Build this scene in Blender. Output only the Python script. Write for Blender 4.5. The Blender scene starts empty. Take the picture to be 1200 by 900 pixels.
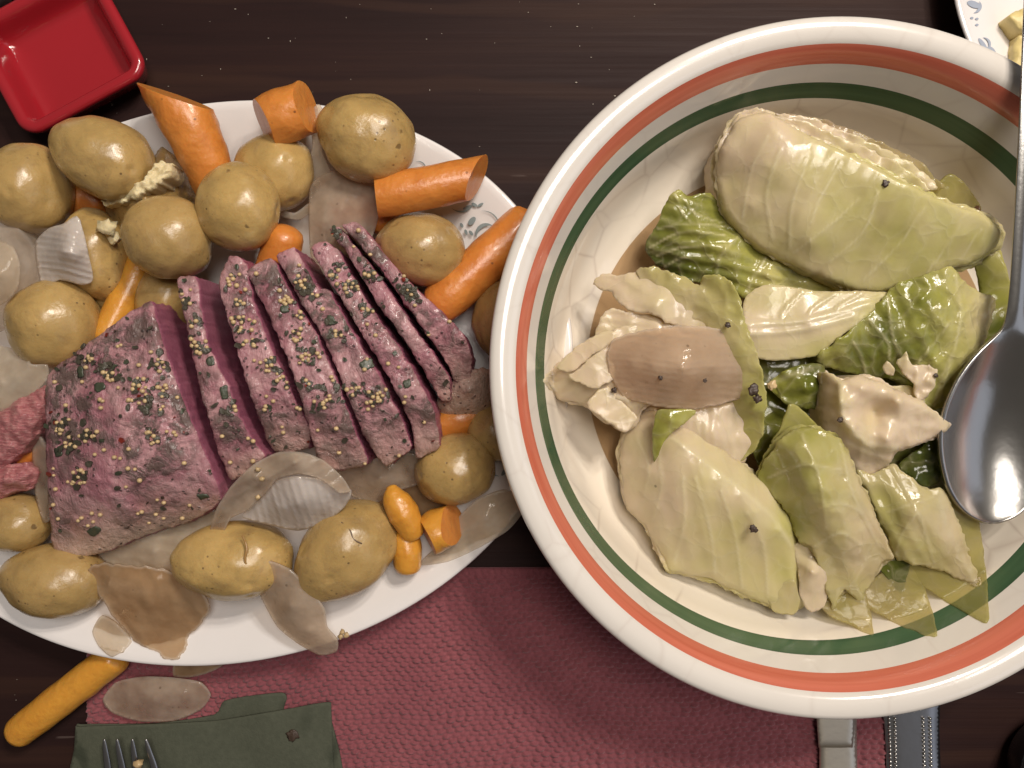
import bpy, bmesh, math, random
import numpy as np
from mathutils import Vector, Matrix, noise
from mathutils.geometry import delaunay_2d_cdt

random.seed(7)
S = bpy.context.scene
COL = S.collection

# ------------------------------------------------------------------ camera
CAMH = 0.395                 # camera height above the table, metres
FPX = 942.0                  # focal length in photo pixels (1200 wide)
cam = bpy.data.cameras.new('camera')
cam.sensor_width = 36.0
cam.lens = 36.0 * FPX / 1200.0
cam.clip_start = 0.01
cam.clip_end = 50
camo = bpy.data.objects.new('camera', cam)
camo.location = (0, 0, CAMH)
COL.objects.link(camo)
S.camera = camo

# ------------------------------------------------------------------ world, lamps, exposure
W = bpy.data.worlds.new('World'); S.world = W; W.use_nodes = True
W.node_tree.nodes['Background'].inputs[0].default_value = (1.0, 0.90, 0.80, 1)
W.node_tree.nodes['Background'].inputs[1].default_value = 0.12
S.view_settings.view_transform = 'Standard'
S.view_settings.look = 'None'
S.view_settings.exposure = -0.2
S.view_settings.gamma = 1.0
S.cycles.max_bounces = 6
S.cycles.transparent_max_bounces = 12
S.cycles.caustics_reflective = False
S.cycles.caustics_refractive = False

def area(name, loc, target, size, energy, color, shape='DISK', sy=None):
    L = bpy.data.lights.new(name, 'AREA'); L.shape = shape; L.size = size
    if sy: L.size_y = sy
    L.energy = energy; L.color = color
    o = bpy.data.objects.new(name, L); o.location = loc
    o.rotation_euler = (Vector(target) - Vector(loc)).to_track_quat('-Z', 'Y').to_euler()
    COL.objects.link(o); return o

# a chandelier of bulbs up and to the far right, a window further round to the right
for k in range(5):
    a = k * 2 * math.pi / 5 + 0.4
    area('chandelier_bulb', (0.40 + 0.10 * math.cos(a), 0.56 + 0.10 * math.sin(a), 0.92), (0, 0, 0), 0.05,
         2.2, (1.0, 0.90, 0.79))
area('ceiling_bounce_fill', (0.25, 0.30, 1.6), (0, 0, 0), 0.6, 14.0, (1.0, 0.92, 0.84))  # added soft fill standing in for ceiling bounce; brightens the bowl inside
area('window_light', (1.5, -0.35, 1.0), (0, 0, 0), 1.5, 3.6, (0.76, 0.83, 1.0), 'RECTANGLE', 1.1)

# ------------------------------------------------------------------ helpers
def P(px, py, z):
    """photo pixel at height z (metres) -> point in the room"""
    k = (CAMH - z) / FPX
    return Vector(((px - 600) * k, (450 - py) * k, z))

def tag(o, label, cat, group=None, kind=None):
    if label: o['label'] = label
    if cat: o['category'] = cat
    if group: o['group'] = group
    if kind: o['kind'] = kind
    return o

def link(name, me, mats=(), parent=None, smooth=True):
    for m in mats: me.materials.append(m)
    o = bpy.data.objects.new(name, me); COL.objects.link(o)
    if parent: o.parent = parent
    if smooth and len(me.polygons): me.polygons.foreach_set('use_smooth', [True] * len(me.polygons))
    return o

def mesh(name, verts, faces, mats=(), parent=None, smooth=True, fm=None, attrs=None):
    me = bpy.data.meshes.new(name)
    me.from_pydata([tuple(v) for v in verts], [], [tuple(f) for f in faces])
    if fm is not None: me.polygons.foreach_set('material_index', list(fm))
    for k, v in (attrs or {}).items():
        a = me.attributes.new(k, 'FLOAT', 'POINT'); a.data.foreach_set('value', np.asarray(v, dtype=np.float32))
    me.update()
    return link(name, me, mats, parent, smooth)

def bmobj(name, bm, mats=(), parent=None, smooth=True):
    me = bpy.data.meshes.new(name); bm.to_mesh(me); bm.free()
    return link(name, me, mats, parent, smooth)

def root(name, loc=(0, 0, 0)):
    o = bpy.data.objects.new(name, None); o.location = loc; o.empty_display_size = 0.01
    COL.objects.link(o); return o

def fbm(v, s, oct=3):
    return noise.fractal(Vector(v) * s, 1.0, 2.0, oct)

def catmull(pts, step):
    """closed Catmull-Rom through pts (N x k), resampled about every `step` (first two columns)"""
    pts = np.asarray(pts, float); n = len(pts); out = []
    for i in range(n):
        p0, p1, p2, p3 = pts[i - 1], pts[i], pts[(i + 1) % n], pts[(i + 2) % n]
        m = max(1, int(round(np.hypot(*(p2 - p1)[:2]) / step)))
        for j in range(m):
            t = j / m; t2, t3 = t * t, t * t * t
            lin = (1 - t) * p1 + t * p2
            cr = 0.5 * (2 * p1 + (p2 - p0) * t + (2 * p0 - 5 * p1 + 4 * p2 - p3) * t2 + (3 * p1 - p0 - 3 * p2 + p3) * t3)
            out.append(lin * 0.35 + cr * 0.65)
    return np.array(out)

def rbf(xy, vals):
    xy = np.asarray(xy, float) / 100.0; vals = np.asarray(vals, float); n = len(xy)
    d = np.linalg.norm(xy[:, None] - xy[None], axis=2)
    A = np.zeros((n + 1, n + 1)); A[:n, :n] = d + np.eye(n) * -1e-3; A[:n, n] = 1; A[n, :n] = 1
    b = np.zeros((n + 1,) + vals.shape[1:]); b[:n] = vals
    w = np.linalg.solve(A, b)
    def f(q):
        q = np.asarray(q, float) / 100.0
        dd = np.linalg.norm(q[:, None] - xy[None], axis=2)
        return dd @ w[:n] + w[n]
    return f

def segdist(q, poly, closed=True):
    a = np.asarray(poly, float)[:, :2]
    b = np.roll(a, -1, axis=0) if closed else a[1:]
    if not closed: a = a[:-1]
    d = b - a; L = (d ** 2).sum(1) + 1e-9
    t = np.clip((((q[:, None] - a[None]) * d[None]).sum(2)) / L[None], 0, 1)
    pr = a[None] + t[..., None] * d[None]
    return np.linalg.norm(q[:, None] - pr, axis=2).min(1)

def patch(name, outline, ctrl=(), mats=(), step=3.0, parent=None, skirt=None, rough=(), edge=(0, 1), frill=(0, 20),
          veins=(), veinw=3.0, veinh=0.0, stripes=None, clamp=None, thick=None, tint_noise=0.06, jag=0.0,
          skirt_mat=1, skirt_in=0.0, rough_side=0.0, seed=0, jagscale=0.08, ridge=()):
    """A sheet or block whose outline (x, y, height mm, tint) was read off the photo and stood at its own height.
    rough: list of (amplitude mm, frequency per m).  skirt: mm height its sides run down to."""
    full = lambda p: (list(p) + [0.0] * 4)[:4]
    out = np.array([full(p) for p in outline]); inn = np.array([full(p) for p in ctrl]) if len(ctrl) else np.zeros((0, 4))
    f = rbf(np.vstack([out[:, :2], inn[:, :2]]), np.vstack([out[:, 2:], inn[:, 2:]]))
    B = catmull(out, step)[:, :2]
    if jag:
        n = len(B); t = np.roll(B, -1, 0) - np.roll(B, 1, 0); nn = np.c_[t[:, 1], -t[:, 0]] / (np.linalg.norm(t, axis=1)[:, None] + 1e-6)
        B = B + nn * np.array([[jag * (noise.noise(Vector((b[0] * jagscale, b[1] * jagscale, seed))) * 1.3 + .8 * noise.noise(Vector((b[0] * jagscale * 3, b[1] * jagscale * 3, seed + 5))))] for b in B])
    lo, hi = B.min(0), B.max(0)
    gx, gy = np.meshgrid(np.arange(lo[0] + step / 2, hi[0], step), np.arange(lo[1] + step / 2, hi[1], step * .87))
    gx[1::2] += step / 2
    G = np.c_[gx.ravel(), gy.ravel()]
    # inside test
    a = B; b = np.roll(B, -1, 0); ins = np.zeros(len(G), bool)
    for (x1, y1), (x2, y2) in zip(a, b):
        if y1 == y2: continue
        c = ((y1 > G[:, 1]) != (y2 > G[:, 1])) & (G[:, 0] < (x2 - x1) * (G[:, 1] - y1) / (y2 - y1) + x1)
        ins ^= c
    G = G[ins]
    if len(G): G = G[segdist(G, B) > step * .55]
    allp = [Vector((float(x), float(y))) for x, y in np.vstack([B, G])]
    nb = len(B)
    res = delaunay_2d_cdt(allp, [(i, (i + 1) % nb) for i in range(nb)], [list(range(nb))], 1, 1e-5)
    V2 = np.array([(v.x, v.y) for v in res[0]]); F = [tuple(x) for x in res[2]]
    ZT = f(V2); z = ZT[:, 0].copy(); tint = ZT[:, 1].copy()
    dB = segdist(V2, B)
    vein = np.zeros(len(V2))
    for v in veins:
        w = veinw
        if isinstance(v, tuple): v, w = v
        vp = np.array(v, float)
        if len(vp) > 2:      # smooth
            e = np.vstack([vp[0] * 2 - vp[1], vp, vp[-1] * 2 - vp[-2]]); o2 = []
            for i in range(1, len(e) - 2):
                for t in np.linspace(0, 1, 6, endpoint=False):
                    p0, p1, p2, p3 = e[i - 1], e[i], e[i + 1], e[i + 2]
                    o2.append(.5 * (2 * p1 + (p2 - p0) * t + (2 * p0 - 5 * p1 + 4 * p2 - p3) * t * t + (3 * p1 - p0 - 3 * p2 + p3) * t ** 3))
            vp = np.array(o2 + [e[-2]])
        vein = np.maximum(vein, np.exp(-(segdist(V2, vp, False) / w) ** 2))
    if stripes:
        ang, pitch, amp = stripes[:3]; cf = stripes[3] if len(stripes) > 3 else (.8 if pitch < 13 else .3)
        u = V2 @ np.array([-math.sin(math.radians(ang)), math.cos(math.radians(ang))])
        wob = np.array([noise.noise(Vector((x * .012, y * .012, seed + 3))) * 9 for x, y in V2])
        st = .5 + .5 * np.sin((u + wob) * 2 * math.pi / pitch)
        st = st * np.array([.55 + .45 * noise.noise(Vector((q * .09, 0, seed))) for q in u])
        vein = np.maximum(vein, st ** 2 * cf); z += amp * (st - .5)
    z += veinh * vein
    fr = frill[0] * np.exp(-dB / frill[1])
    for i, (x, y) in enumerate(V2):
        p = P(x, y, z[i] / 1000.0)
        for am, fq in rough: z[i] += am * noise.noise(Vector((p.x * fq, p.y * fq, seed * 3.7 + fq * .01)))
        for am, fq in ridge: z[i] += am * ((1 - abs(noise.noise(Vector((p.x * fq, p.y * fq * .7, seed * 2.3)))) * 2) - .5 + .4 * (1 - abs(noise.noise(Vector((p.x * fq * 2.3, p.y * fq * 1.9, seed * 1.3)))) * 2))
        if frill[0]: z[i] += fr[i] * noise.noise(Vector((x * .06, y * .06, seed + 9)))
        tint[i] += tint_noise * noise.noise(Vector((x * .03, y * .03, seed + 20))) * 2
    z -= edge[0] * np.exp(-(dB / edge[1]) ** 1.5)
    if clamp is not None:
        cz = np.array([clamp(x, y) * 1000 for x, y in V2]); z = np.maximum(z, cz + .8)
    verts = [P(x, y, zz / 1000.0) for (x, y), zz in zip(V2, z)]
    F = [(g[0], g[2], g[1]) if (V2[g[1]] - V2[g[0]])[0] * (V2[g[2]] - V2[g[0]])[1] - (V2[g[1]] - V2[g[0]])[1] * (V2[g[2]] - V2[g[0]])[0] > 0 else g for g in F]
    fm = [0] * len(F); tint = list(tint); vein = list(vein); dB = list(dB)
    if skirt is not None:
        ec = {}
        for g in F:
            for i in range(3): e = (g[i], g[(i + 1) % 3]); ec[e] = 1
        bd = [(a_, b_) for (a_, b_) in ec if (b_, a_) not in ec]
        nxt = dict(bd)
        cen = sum((verts[k] for k in nxt), Vector()) / max(1, len(nxt))
        rows = max(3, int(14 if rough_side else 5)); cols = {}
        for k in nxt:
            p = verts[k]; ids = [k]
            for r in range(1, rows + 1):
                t = r / rows; zz = p.z + (skirt / 1000.0 - p.z) * t
                if p.z <= skirt / 1000.0: zz = p.z - .0004 * r
                q = Vector((p.x, p.y, zz)); d = (cen - p); d.z = 0
                q += d.normalized() * (skirt_in / 1000.0 * t)
                if rough_side:
                    q += d.normalized() * rough_side / 1000.0 * (noise.noise(Vector((p.x * 220, p.y * 220, zz * 420))) + .5 * noise.noise(Vector((p.x * 600, p.y * 600, zz * 900))))
                ids.append(len(verts)); verts.append(q); tint.append(tint[k]); vein.append(0); dB.append(0)
            cols[k] = ids
        for a_, b_ in nxt.items():
            A, Bc = cols[a_], cols[b_]
            for r in range(rows): F.append((A[r + 1], Bc[r + 1], Bc[r], A[r])); fm.append(skirt_mat if len(mats) > 1 else 0)
    o = mesh(name, verts, F, mats, parent, True, fm, {'tint': tint, 'vein': vein, 'edged': dB})
    if thick:
        m = o.modifiers.new('thickness', 'SOLIDIFY'); m.thickness = thick / 1000.0; m.offset = -1
    def zf(x, y, V2=V2, zz=z):
        i = int(np.argmin(((V2 - np.array([x, y])) ** 2).sum(1))); return zz[i] / 1000.0
    def inside(x, y):
        r = False
        for (x1, y1), (x2, y2) in zip(a, b):
            if (y1 > y) != (y2 > y) and x < (x2 - x1) * (y - y1) / (y2 - y1) + x1: r = not r
        return r
    return o, zf, inside, (lo, hi)

def lathe(name, prof, mats, seg=160, parent=None, loc=(0, 0, 0), fm=None, ell=None, rot=0.0, close=True):
    """prof: list of (r, z); ell=(a, b): radii become a-(a0-r).. measured as inset from the outline"""
    vs, fs, mi = [], [], []
    c, s = math.cos(rot), math.sin(rot)
    for r, z in prof:
        for k in range(seg):
            t = 2 * math.pi * k / seg
            if ell: x, y = max(ell[0] - r, 1e-4) * math.cos(t), max(ell[1] - r * (ell[1] / ell[0] if r > ell[1] * .5 else 1), 1e-4) * math.sin(t)
            else: x, y = r * math.cos(t), r * math.sin(t)
            vs.append((x * c - y * s + loc[0], x * s + y * c + loc[1], z + loc[2]))
    n = len(prof)
    for i in range(n - 1):
        for k in range(seg):
            k2 = (k + 1) % seg
            fs.append((i * seg + k, i * seg + k2, (i + 1) * seg + k2, (i + 1) * seg + k)); mi.append(fm[i] if fm else 0)
    return mesh(name, vs, fs, mats, parent, True, mi)

def sweep(name, pts, mats, parent=None, seg=28, cuts=(), lump=0.05, flat=1.0, sub=8, seed=0, round0=True, round1=True, bev=.0016):
    """pts: (px, py, z mm, radius px) -> lumpy rod; cuts: (px, py, z, dirx, diry, dirz) planes sliced flat"""
    C = [(P(x, y, z / 1000), r * (CAMH - z / 1000) / FPX) for x, y, z, r in pts]
    n = len(C); line = []
    for i in range(n - 1):
        p0, p1, p2, p3 = C[max(i - 1, 0)], C[i], C[i + 1], C[min(i + 2, n - 1)]
        for j in range(sub):
            t = j / sub
            q = .5 * (2 * p1[0] + (p2[0] - p0[0]) * t + (2 * p0[0] - 5 * p1[0] + 4 * p2[0] - p3[0]) * t * t + (3 * p1[0] - p0[0] - 3 * p2[0] + p3[0]) * t ** 3)
            line.append((q, p1[1] + (p2[1] - p1[1]) * t))
    line.append(C[-1])
    # rounded ends
    def cap(p, d, r):
        return [(p + d * r * .55 * math.sin(a), r * math.cos(a)) for a in (.5, .95, 1.3, 1.5)]
    if round0: line = cap(line[0][0], (line[0][0] - line[1][0]).normalized(), line[0][1])[::-1] + line
    if round1: line = line + cap(line[-1][0], (line[-1][0] - line[-2][0]).normalized(), line[-1][1])
    bm = bmesh.new(); rings = []
    for i, (q, r) in enumerate(line):
        d = (line[min(i + 1, len(line) - 1)][0] - line[max(i - 1, 0)][0]).normalized()
        u = d.cross(Vector((0, 0, 1))); u = u.normalized() if u.length > 1e-4 else Vector((1, 0, 0)); w = u.cross(d)
        ring = []
        for k in range(seg):
            t = 2 * math.pi * k / seg
            rr = r * (1 + lump * noise.noise((q + u * math.cos(t) * r + w * math.sin(t) * r) * 110 + Vector((seed, 0, 0))) + lump * .35 * noise.noise((q + u * math.cos(t) * r + w * math.sin(t) * r) * 420))
            ring.append(bm.verts.new(q + (u * math.cos(t) + w * math.sin(t) * flat) * rr))
        rings.append(ring)
    for A, Bq in zip(rings, rings[1:]):
        for k in range(seg): bm.faces.new((A[k], A[(k + 1) % seg], Bq[(k + 1) % seg], Bq[k]))
    bm.faces.new(rings[0][::-1]); bm.faces.new(rings[-1])
    for (x, y, z, dx, dy, dz) in cuts:
        r = bmesh.ops.bisect_plane(bm, geom=bm.verts[:] + bm.edges[:] + bm.faces[:], plane_co=P(x, y, z / 1000), plane_no=Vector((dx, -dy, dz)).normalized(), clear_outer=True)
        ed = [e for e in r['geom_cut'] if isinstance(e, bmesh.types.BMEdge)]
        nf = bmesh.ops.contextual_create(bm, geom=ed)['faces']
        for f_ in nf:
            f_.material_index = 1 if len(mats) > 1 else 0
        for f_ in nf:
            for e in f_.edges: e.smooth = False
        nf = [f_ for f_ in bm.faces if len(f_.verts) > 10]
        for f_ in nf:
            pk = bmesh.ops.poke(bm, faces=[f_])
            bmesh.ops.subdivide_edges(bm, edges=list({e for g in pk['faces'] for e in g.edges if pk['verts'][0] in e.verts}), cuts=3, use_grid_fill=True)
    bmesh.ops.recalc_face_normals(bm, faces=bm.faces[:])
    return bmobj(name, bm, mats, parent)

# ------------------------------------------------------------------ node materials
class NT:
    def __init__(s, name):
        s.m = bpy.data.materials.new(name); s.m.use_nodes = True; s.t = s.m.node_tree
        s.b = s.t.nodes['Principled BSDF']; s.o = s.t.nodes['Material Output']
    def n(s, typ, ins=None, **kw):
        q = s.t.nodes.new(typ)
        for k, v in kw.items(): setattr(q, k, v)
        for k, v in (ins or {}).items(): s.put(q.inputs[k], v)
        return q
    def put(s, sock, v):
        if isinstance(v, bpy.types.NodeSocket): s.t.links.new(v, sock)
        elif isinstance(v, (tuple, list)) and sock.type == 'RGBA' and len(v) == 3: sock.default_value = (*v, 1)
        else: sock.default_value = v
    def P(s, **kw):
        for k, v in kw.items(): s.put(s.b.inputs[k.replace('_', ' ')], v)
    def co(s, scale=(1, 1, 1), rot=(0, 0, 0)):
        t = s.n('ShaderNodeTexCoord'); m = s.n('ShaderNodeMapping', {'Vector': t.outputs['Object'], 'Scale': scale, 'Rotation': rot})
        return m.outputs[0]
    def noise(s, scale, detail=4, rough=.55, vec=None, dist=0.0):
        return s.n('ShaderNodeTexNoise', {'Vector': vec if vec else s.co(), 'Scale': scale, 'Detail': detail, 'Roughness': rough, 'Distortion': dist}).outputs['Fac']
    def vor(s, scale, vec=None, feature='F1', out='Distance', rnd=1.0):
        return s.n('ShaderNodeTexVoronoi', {'Vector': vec if vec else s.co(), 'Scale': scale, 'Randomness': rnd}, feature=feature).outputs[out]
    def ramp(s, fac, stops, interp='LINEAR'):
        r = s.n('ShaderNodeValToRGB', {'Fac': fac}); e = r.color_ramp.elements; r.color_ramp.interpolation = interp
        while len(e) < len(stops): e.new(.5)
        for q, (p, c) in zip(e, stops):
            q.position = p; q.color = (*c, 1) if isinstance(c, (tuple, list)) else (c, c, c, 1)
        return r.outputs['Color']
    def mix(s, f, a, b, mode='MIX'):
        q = s.n('ShaderNodeMix', data_type='RGBA', blend_type=mode); s.put(q.inputs[0], f); s.put(q.inputs[6], a); s.put(q.inputs[7], b); return q.outputs[2]
    def math(s, op, a, b=0.0, clamp=False):
        q = s.n('ShaderNodeMath', operation=op, use_clamp=clamp); s.put(q.inputs[0], a); s.put(q.inputs[1], b); return q.outputs[0]
    def attr(s, name): return s.n('ShaderNodeAttribute', attribute_name=name).outputs['Fac']
    def rnd(s): return s.n('ShaderNodeObjectInfo').outputs['Random']
    def bump(s, h, strength=.3, dist=.001, normal=None):
        i = {'Height': h, 'Strength': strength, 'Distance': dist}
        if normal: i['Normal'] = normal
        return s.n('ShaderNodeBump', i).outputs[0]

def simple(name, col, rough=.5, metal=0.0, bump=None, var=.0, **kw):
    q = NT(name)
    c = col
    if var:
        c = q.mix(q.noise(60, 5), tuple(x * (1 - var) for x in col), tuple(min(1, x * (1 + var)) for x in col))
    q.P(Base_Color=c, Roughness=rough, Metallic=metal, **kw)
    if bump: q.P(Normal=q.bump(q.noise(bump[0], 4), bump[1], bump[2]))
    return q.m

# table wood
q = NT('dark_wood')
v = q.co((1.0, 14.0, 1.0)); v2 = q.co((5.0, 420.0, 1.0))
band = q.noise(3.2, 5, .6, v, .6); fine = q.noise(1.0, 5, .7, v2)
lines = q.n('ShaderNodeTexWave', {'Vector': q.co((.35, 1, 1)), 'Scale': 7.5, 'Distortion': 5.0, 'Detail': 3.0, 'Detail Scale': 1.2, 'Detail Roughness': .6}, bands_direction='Y').outputs['Fac']
c = q.ramp(band, [(.28, (.0190, .0090, .0088)), (.55, (.0280, .0128, .0115)), (.8, (.042, .0195, .0140))])
c = q.mix(q.math('MULTIPLY', q.ramp(lines, [(.88, 0.), (.97, 1.)]), .35), c, (.055, .026, .017))
c = q.mix(q.math('MULTIPLY', fine, .45), c, (.006, .0038, .004))
sc = q.math('MULTIPLY', q.ramp(q.noise(30, 2, .5, q.co((1, 9, 1), (0, 0, .9))), [(.71, 0.), (.74, 1.)]), q.ramp(q.noise(14, 2), [(.5, 0.), (.62, 1.)]))
c = q.mix(q.math('MULTIPLY', sc, .22), c, (.22, .17, .15))
q.P(Base_Color=c, Roughness=q.ramp(fine, [(.2, .45), (.8, .65)]), Normal=q.bump(q.math('ADD', fine, q.math('MULTIPLY', lines, .6)), .35, .0006))
q.b.inputs['Specular IOR Level'].default_value = .10
M_WOOD = q.m

# placemat yarn
q = NT('burgundy_yarn')
h = q.attr('tint')
c = q.mix(q.noise(700, 3), (.145, .032, .042), (.32, .095, .110))
c = q.mix(q.ramp(q.noise(22, 4), [(.35, 0.), (.75, .55)]), c, (.15, .034, .048))
q.P(Base_Color=c, Roughness=.9, Normal=q.bump(q.noise(2600, 2), .5, .0004), Sheen_Weight=.25)
M_YARN = q.m

# glazed china
def china(name, col, craze=0.0, rough=.16, blotch=None):
    q = NT(name); c = q.mix(q.ramp(q.noise(18, 4), [(.3, 0.), (.8, 1.)]), col, tuple(x * .93 for x in col))
    if craze:
        wv = q.co((1, 1, .6)); e = q.vor(42, wv, 'DISTANCE_TO_EDGE')
        k = q.math('MULTIPLY', q.ramp(e, [(0., 1.), (.02, .45), (.05, 0.)]), q.ramp(q.noise(16, 3), [(.42, 0.), (.62, 1.)]))
        c = q.mix(q.math('MULTIPLY', k, craze), c, (.36, .27, .22))
    if blotch: c = q.mix(q.ramp(q.noise(11, 3), [(.45, 0.), (.75, .55)]), c, blotch)
    q.P(Base_Color=c, Roughness=rough, Coat_Weight=.7, Coat_Roughness=.03, Normal=q.bump(q.noise(70, 2), .05, .001))
    return q.m
M_PLATTER = china('white_glass_china', (.78, .75, .74))
M_BOWL = china('cream_glaze', (.82, .755, .65), .45, .2, (.78, .69, .58))
M_RIMG = china('white_glaze', (.69, .65, .60), .15, .16)
def stripe(name, lo, hi):
    q = NT(name); t = q.n('ShaderNodeTexCoord'); sp = q.n('ShaderNodeSeparateXYZ', {'Vector': t.outputs['Object']})
    r = q.math('ADD', q.math('POWER', sp.outputs['X'], 2.0), q.math('POWER', sp.outputs['Y'], 2.0)); r = q.math('SQRT', r)
    cb = q.n('ShaderNodeCombineXYZ', {'X': q.math('MULTIPLY', sp.outputs['X'], 5.), 'Y': q.math('MULTIPLY', sp.outputs['Y'], 5.), 'Z': q.math('MULTIPLY', q.math('SUBTRACT', r, sp.outputs['Z']), 420.)}).outputs[0]
    st = q.noise(1.0, 3, .6, cb)
    q.P(Base_Color=q.ramp(st, [(.3, lo), (.62, hi)]), Roughness=.2, Coat_Weight=.4, Coat_Roughness=.06)
    return q.m
M_RED = stripe('painted_red_band', (.44, .098, .056), (.58, .165, .105))
M_GREEN = stripe('painted_green_band', (.030, .072, .036), (.060, .118, .060))
M_PRINT = simple('grey_green_print', (.24, .29, .30), .25)
M_PRINTB = simple('grey_blue_print', (.34, .38, .46), .25)

# potato skin
def potato_mat(name, hue):
    q = NT(name); r = q.rnd()
    vv = q.n('ShaderNodeVectorMath', {0: q.co(), 1: q.n('ShaderNodeCombineXYZ', {'X': q.math('MULTIPLY', r, 3.0), 'Y': r, 'Z': r}).outputs[0]}, operation='ADD').outputs[0]
    base = q.ramp(q.noise(42, 6, .65, vv), [(.28, tuple(x * .70 for x in hue)), (.5, hue), (.74, (hue[0] * 1.2, hue[1] * 1.22, hue[2] * 1.3))])
    base = q.mix(q.ramp(q.noise(60, 6, .72, vv, 1.0), [(.52, 0.), (.78, .6)]), base, (.18, .105, .055))
    base = q.mix(q.ramp(q.noise(330, 4, .6, vv), [(.5, 0.), (.8, .2)]), base, (.16, .095, .045))
    base = q.mix(q.ramp(q.noise(48, 5, .7, vv, .4), [(.60, 0.), (.72, .35)]), base, (.52, .41, .22))
    base = q.mix(q.math('MULTIPLY', r, .35), base, (.24, .15, .065))
    sp = q.math('MULTIPLY', q.ramp(q.vor(300, vv), [(.10, 1.), (.20, 0.)]), q.ramp(q.noise(60, 2, .5, vv), [(.52, 0.), (.62, 1.)]))
    base = q.mix(q.math('MULTIPLY', sp, .75), base, (.07, .040, .020))
    wv = q.n('ShaderNodeVectorMath', {0: vv, 1: q.n('ShaderNodeVectorMath', {0: q.n('ShaderNodeTexNoise', {'Vector': vv, 'Scale': 260.0}).outputs['Color'], 1: (.004, .004, .004)}, operation='MULTIPLY').outputs[0]}, operation='ADD').outputs[0]
    sp2 = q.math('MULTIPLY', q.ramp(q.vor(92, wv), [(.07, 1.), (.13, 0.)]), q.ramp(q.noise(36, 2, .5, vv), [(.51, 0.), (.55, 1.)]))
    base = q.mix(q.math('MULTIPLY', sp2, .62), base, (.060, .032, .016))
    hgt = q.math('ADD', q.math('MULTIPLY', q.noise(95, 6, .62, vv), 1.2), q.math('MULTIPLY', q.noise(700, 4, .6, vv), .22))
    hgt = q.math('SUBTRACT', hgt, q.math('MULTIPLY', q.math('ADD', sp2, q.math('MULTIPLY', sp, .4)), .6))
    q.P(Base_Color=base, Roughness=q.ramp(q.noise(120, 4, .6, vv), [(.3, .22), (.75, .40)]), Subsurface_Weight=.2, Subsurface_Radius=(.004, .002, .001), Subsurface_Scale=.5,
        Normal=q.bump(hgt, .42, .0012), Coat_Weight=.25, Coat_Roughness=.2)
    return q.m
M_POT = potato_mat('boiled_potato_skin', (.46, .305, .108))
q = NT('potato_flesh')
q.P(Base_Color=q.mix(q.noise(180, 4), (.62, .50, .27), (.74, .65, .42)), Roughness=.5, Subsurface_Weight=.3, Subsurface_Radius=(.004, .003, .0015), Subsurface_Scale=.6, Normal=q.bump(q.noise(420, 5, .65), .7, .0012))
M_FLESH = q.m
M_PEPD = simple('dark_skin_crack', (.10, .055, .025), .5)

# carrot
def carrot_mat(name, a, b, rough=.3):
    q = NT(name)
    c = q.mix(q.noise(55, 5, .65), a, b)
    c = q.mix(q.ramp(q.noise(130, 4, .6), [(.55, 0.), (.8, .5)]), c, (a[0] * .55, a[1] * .42, a[2] * .4))
    c = q.mix(q.ramp(q.noise(16, 4, .7), [(.5, 0.), (.75, .45)]), c, (a[0] * .8, a[1] * .62, a[2] * .6))
    sp = q.math('MULTIPLY', q.ramp(q.vor(150), [(.06, 1.), (.11, 0.)]), q.ramp(q.noise(60, 2), [(.52, 0.), (.57, 1.)]))
    c = q.mix(q.math('MULTIPLY', sp, .7), c, (.10, .03, .01))
    q.P(Base_Color=c, Roughness=rough, Subsurface_Weight=.3, Subsurface_Radius=(.008, .003, .001), Subsurface_Scale=.6, Coat_Weight=.25, Coat_Roughness=.15,
        Normal=q.bump(q.math('ADD', q.noise(240, 5, .65), q.math('MULTIPLY', q.noise(60, 3), 2.0)), .38, .0013))
    return q.m
M_CAR = carrot_mat('boiled_carrot', (.55, .175, .026), (.64, .255, .052), .36)
M_CARY = carrot_mat('yellow_carrot', (.58, .25, .028), (.66, .33, .05))
M_CUT = carrot_mat('carrot_cut_end', (.55, .17, .028), (.62, .27, .06), .4)

# onion: thin, cloudy, half see-through
def onion_mat(name, col, dark, alpha=.30, rough=.2, stripe_c=None, spots=.5):
    q = NT(name)
    c = q.mix(q.ramp(q.noise(45, 4), [(.3, 0.), (.75, 1.)]), col, dark)
    c = q.mix(q.math('MULTIPLY', q.attr('vein'), .38), c, stripe_c or tuple(min(1, x * 1.35) for x in col))
    sp = q.math('MULTIPLY', q.ramp(q.vor(190), [(.08, 1.), (.15, 0.)]), q.ramp(q.noise(50, 2), [(.57, 0.), (.62, 1.)]))
    c = q.mix(q.math('MULTIPLY', sp, spots), c, (.09, .06, .03))
    c = q.mix(q.math('MULTIPLY', q.ramp(q.math('MULTIPLY', q.attr('edged'), .1), [(.08, 1.), (.32, 0.)]), .5), c, (.90, .84, .76))
    nb = q.bump(q.math('ADD', q.math('MULTIPLY', q.attr('vein'), .8), q.math('MULTIPLY', q.noise(90, 4, .55), 1.6)), .6, .0011)
    q.P(Base_Color=c, Roughness=rough, Normal=nb, Coat_Weight=.2, Coat_Roughness=.06, Subsurface_Weight=.2, Subsurface_Radius=(.004, .003, .002), Subsurface_Scale=.5)
    tl = q.n('ShaderNodeBsdfTranslucent', {'Color': c, 'Normal': nb}); tr = q.n('ShaderNodeBsdfTransparent', {'Color': q.mix(.35, c, (1., .97, .93))})
    m1 = q.n('ShaderNodeMixShader', {0: .3, 1: q.b.outputs[0], 2: tl.outputs[0]})
    m2 = q.n('ShaderNodeMixShader', {0: q.math('MULTIPLY', q.ramp(q.noise(60, 3), [(.3, .75), (.7, 1.15)]), alpha), 1: m1.outputs[0], 2: tr.outputs[0]})
    q.t.links.new(m2.outputs[0], q.o.inputs[0]); return q.m
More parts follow.
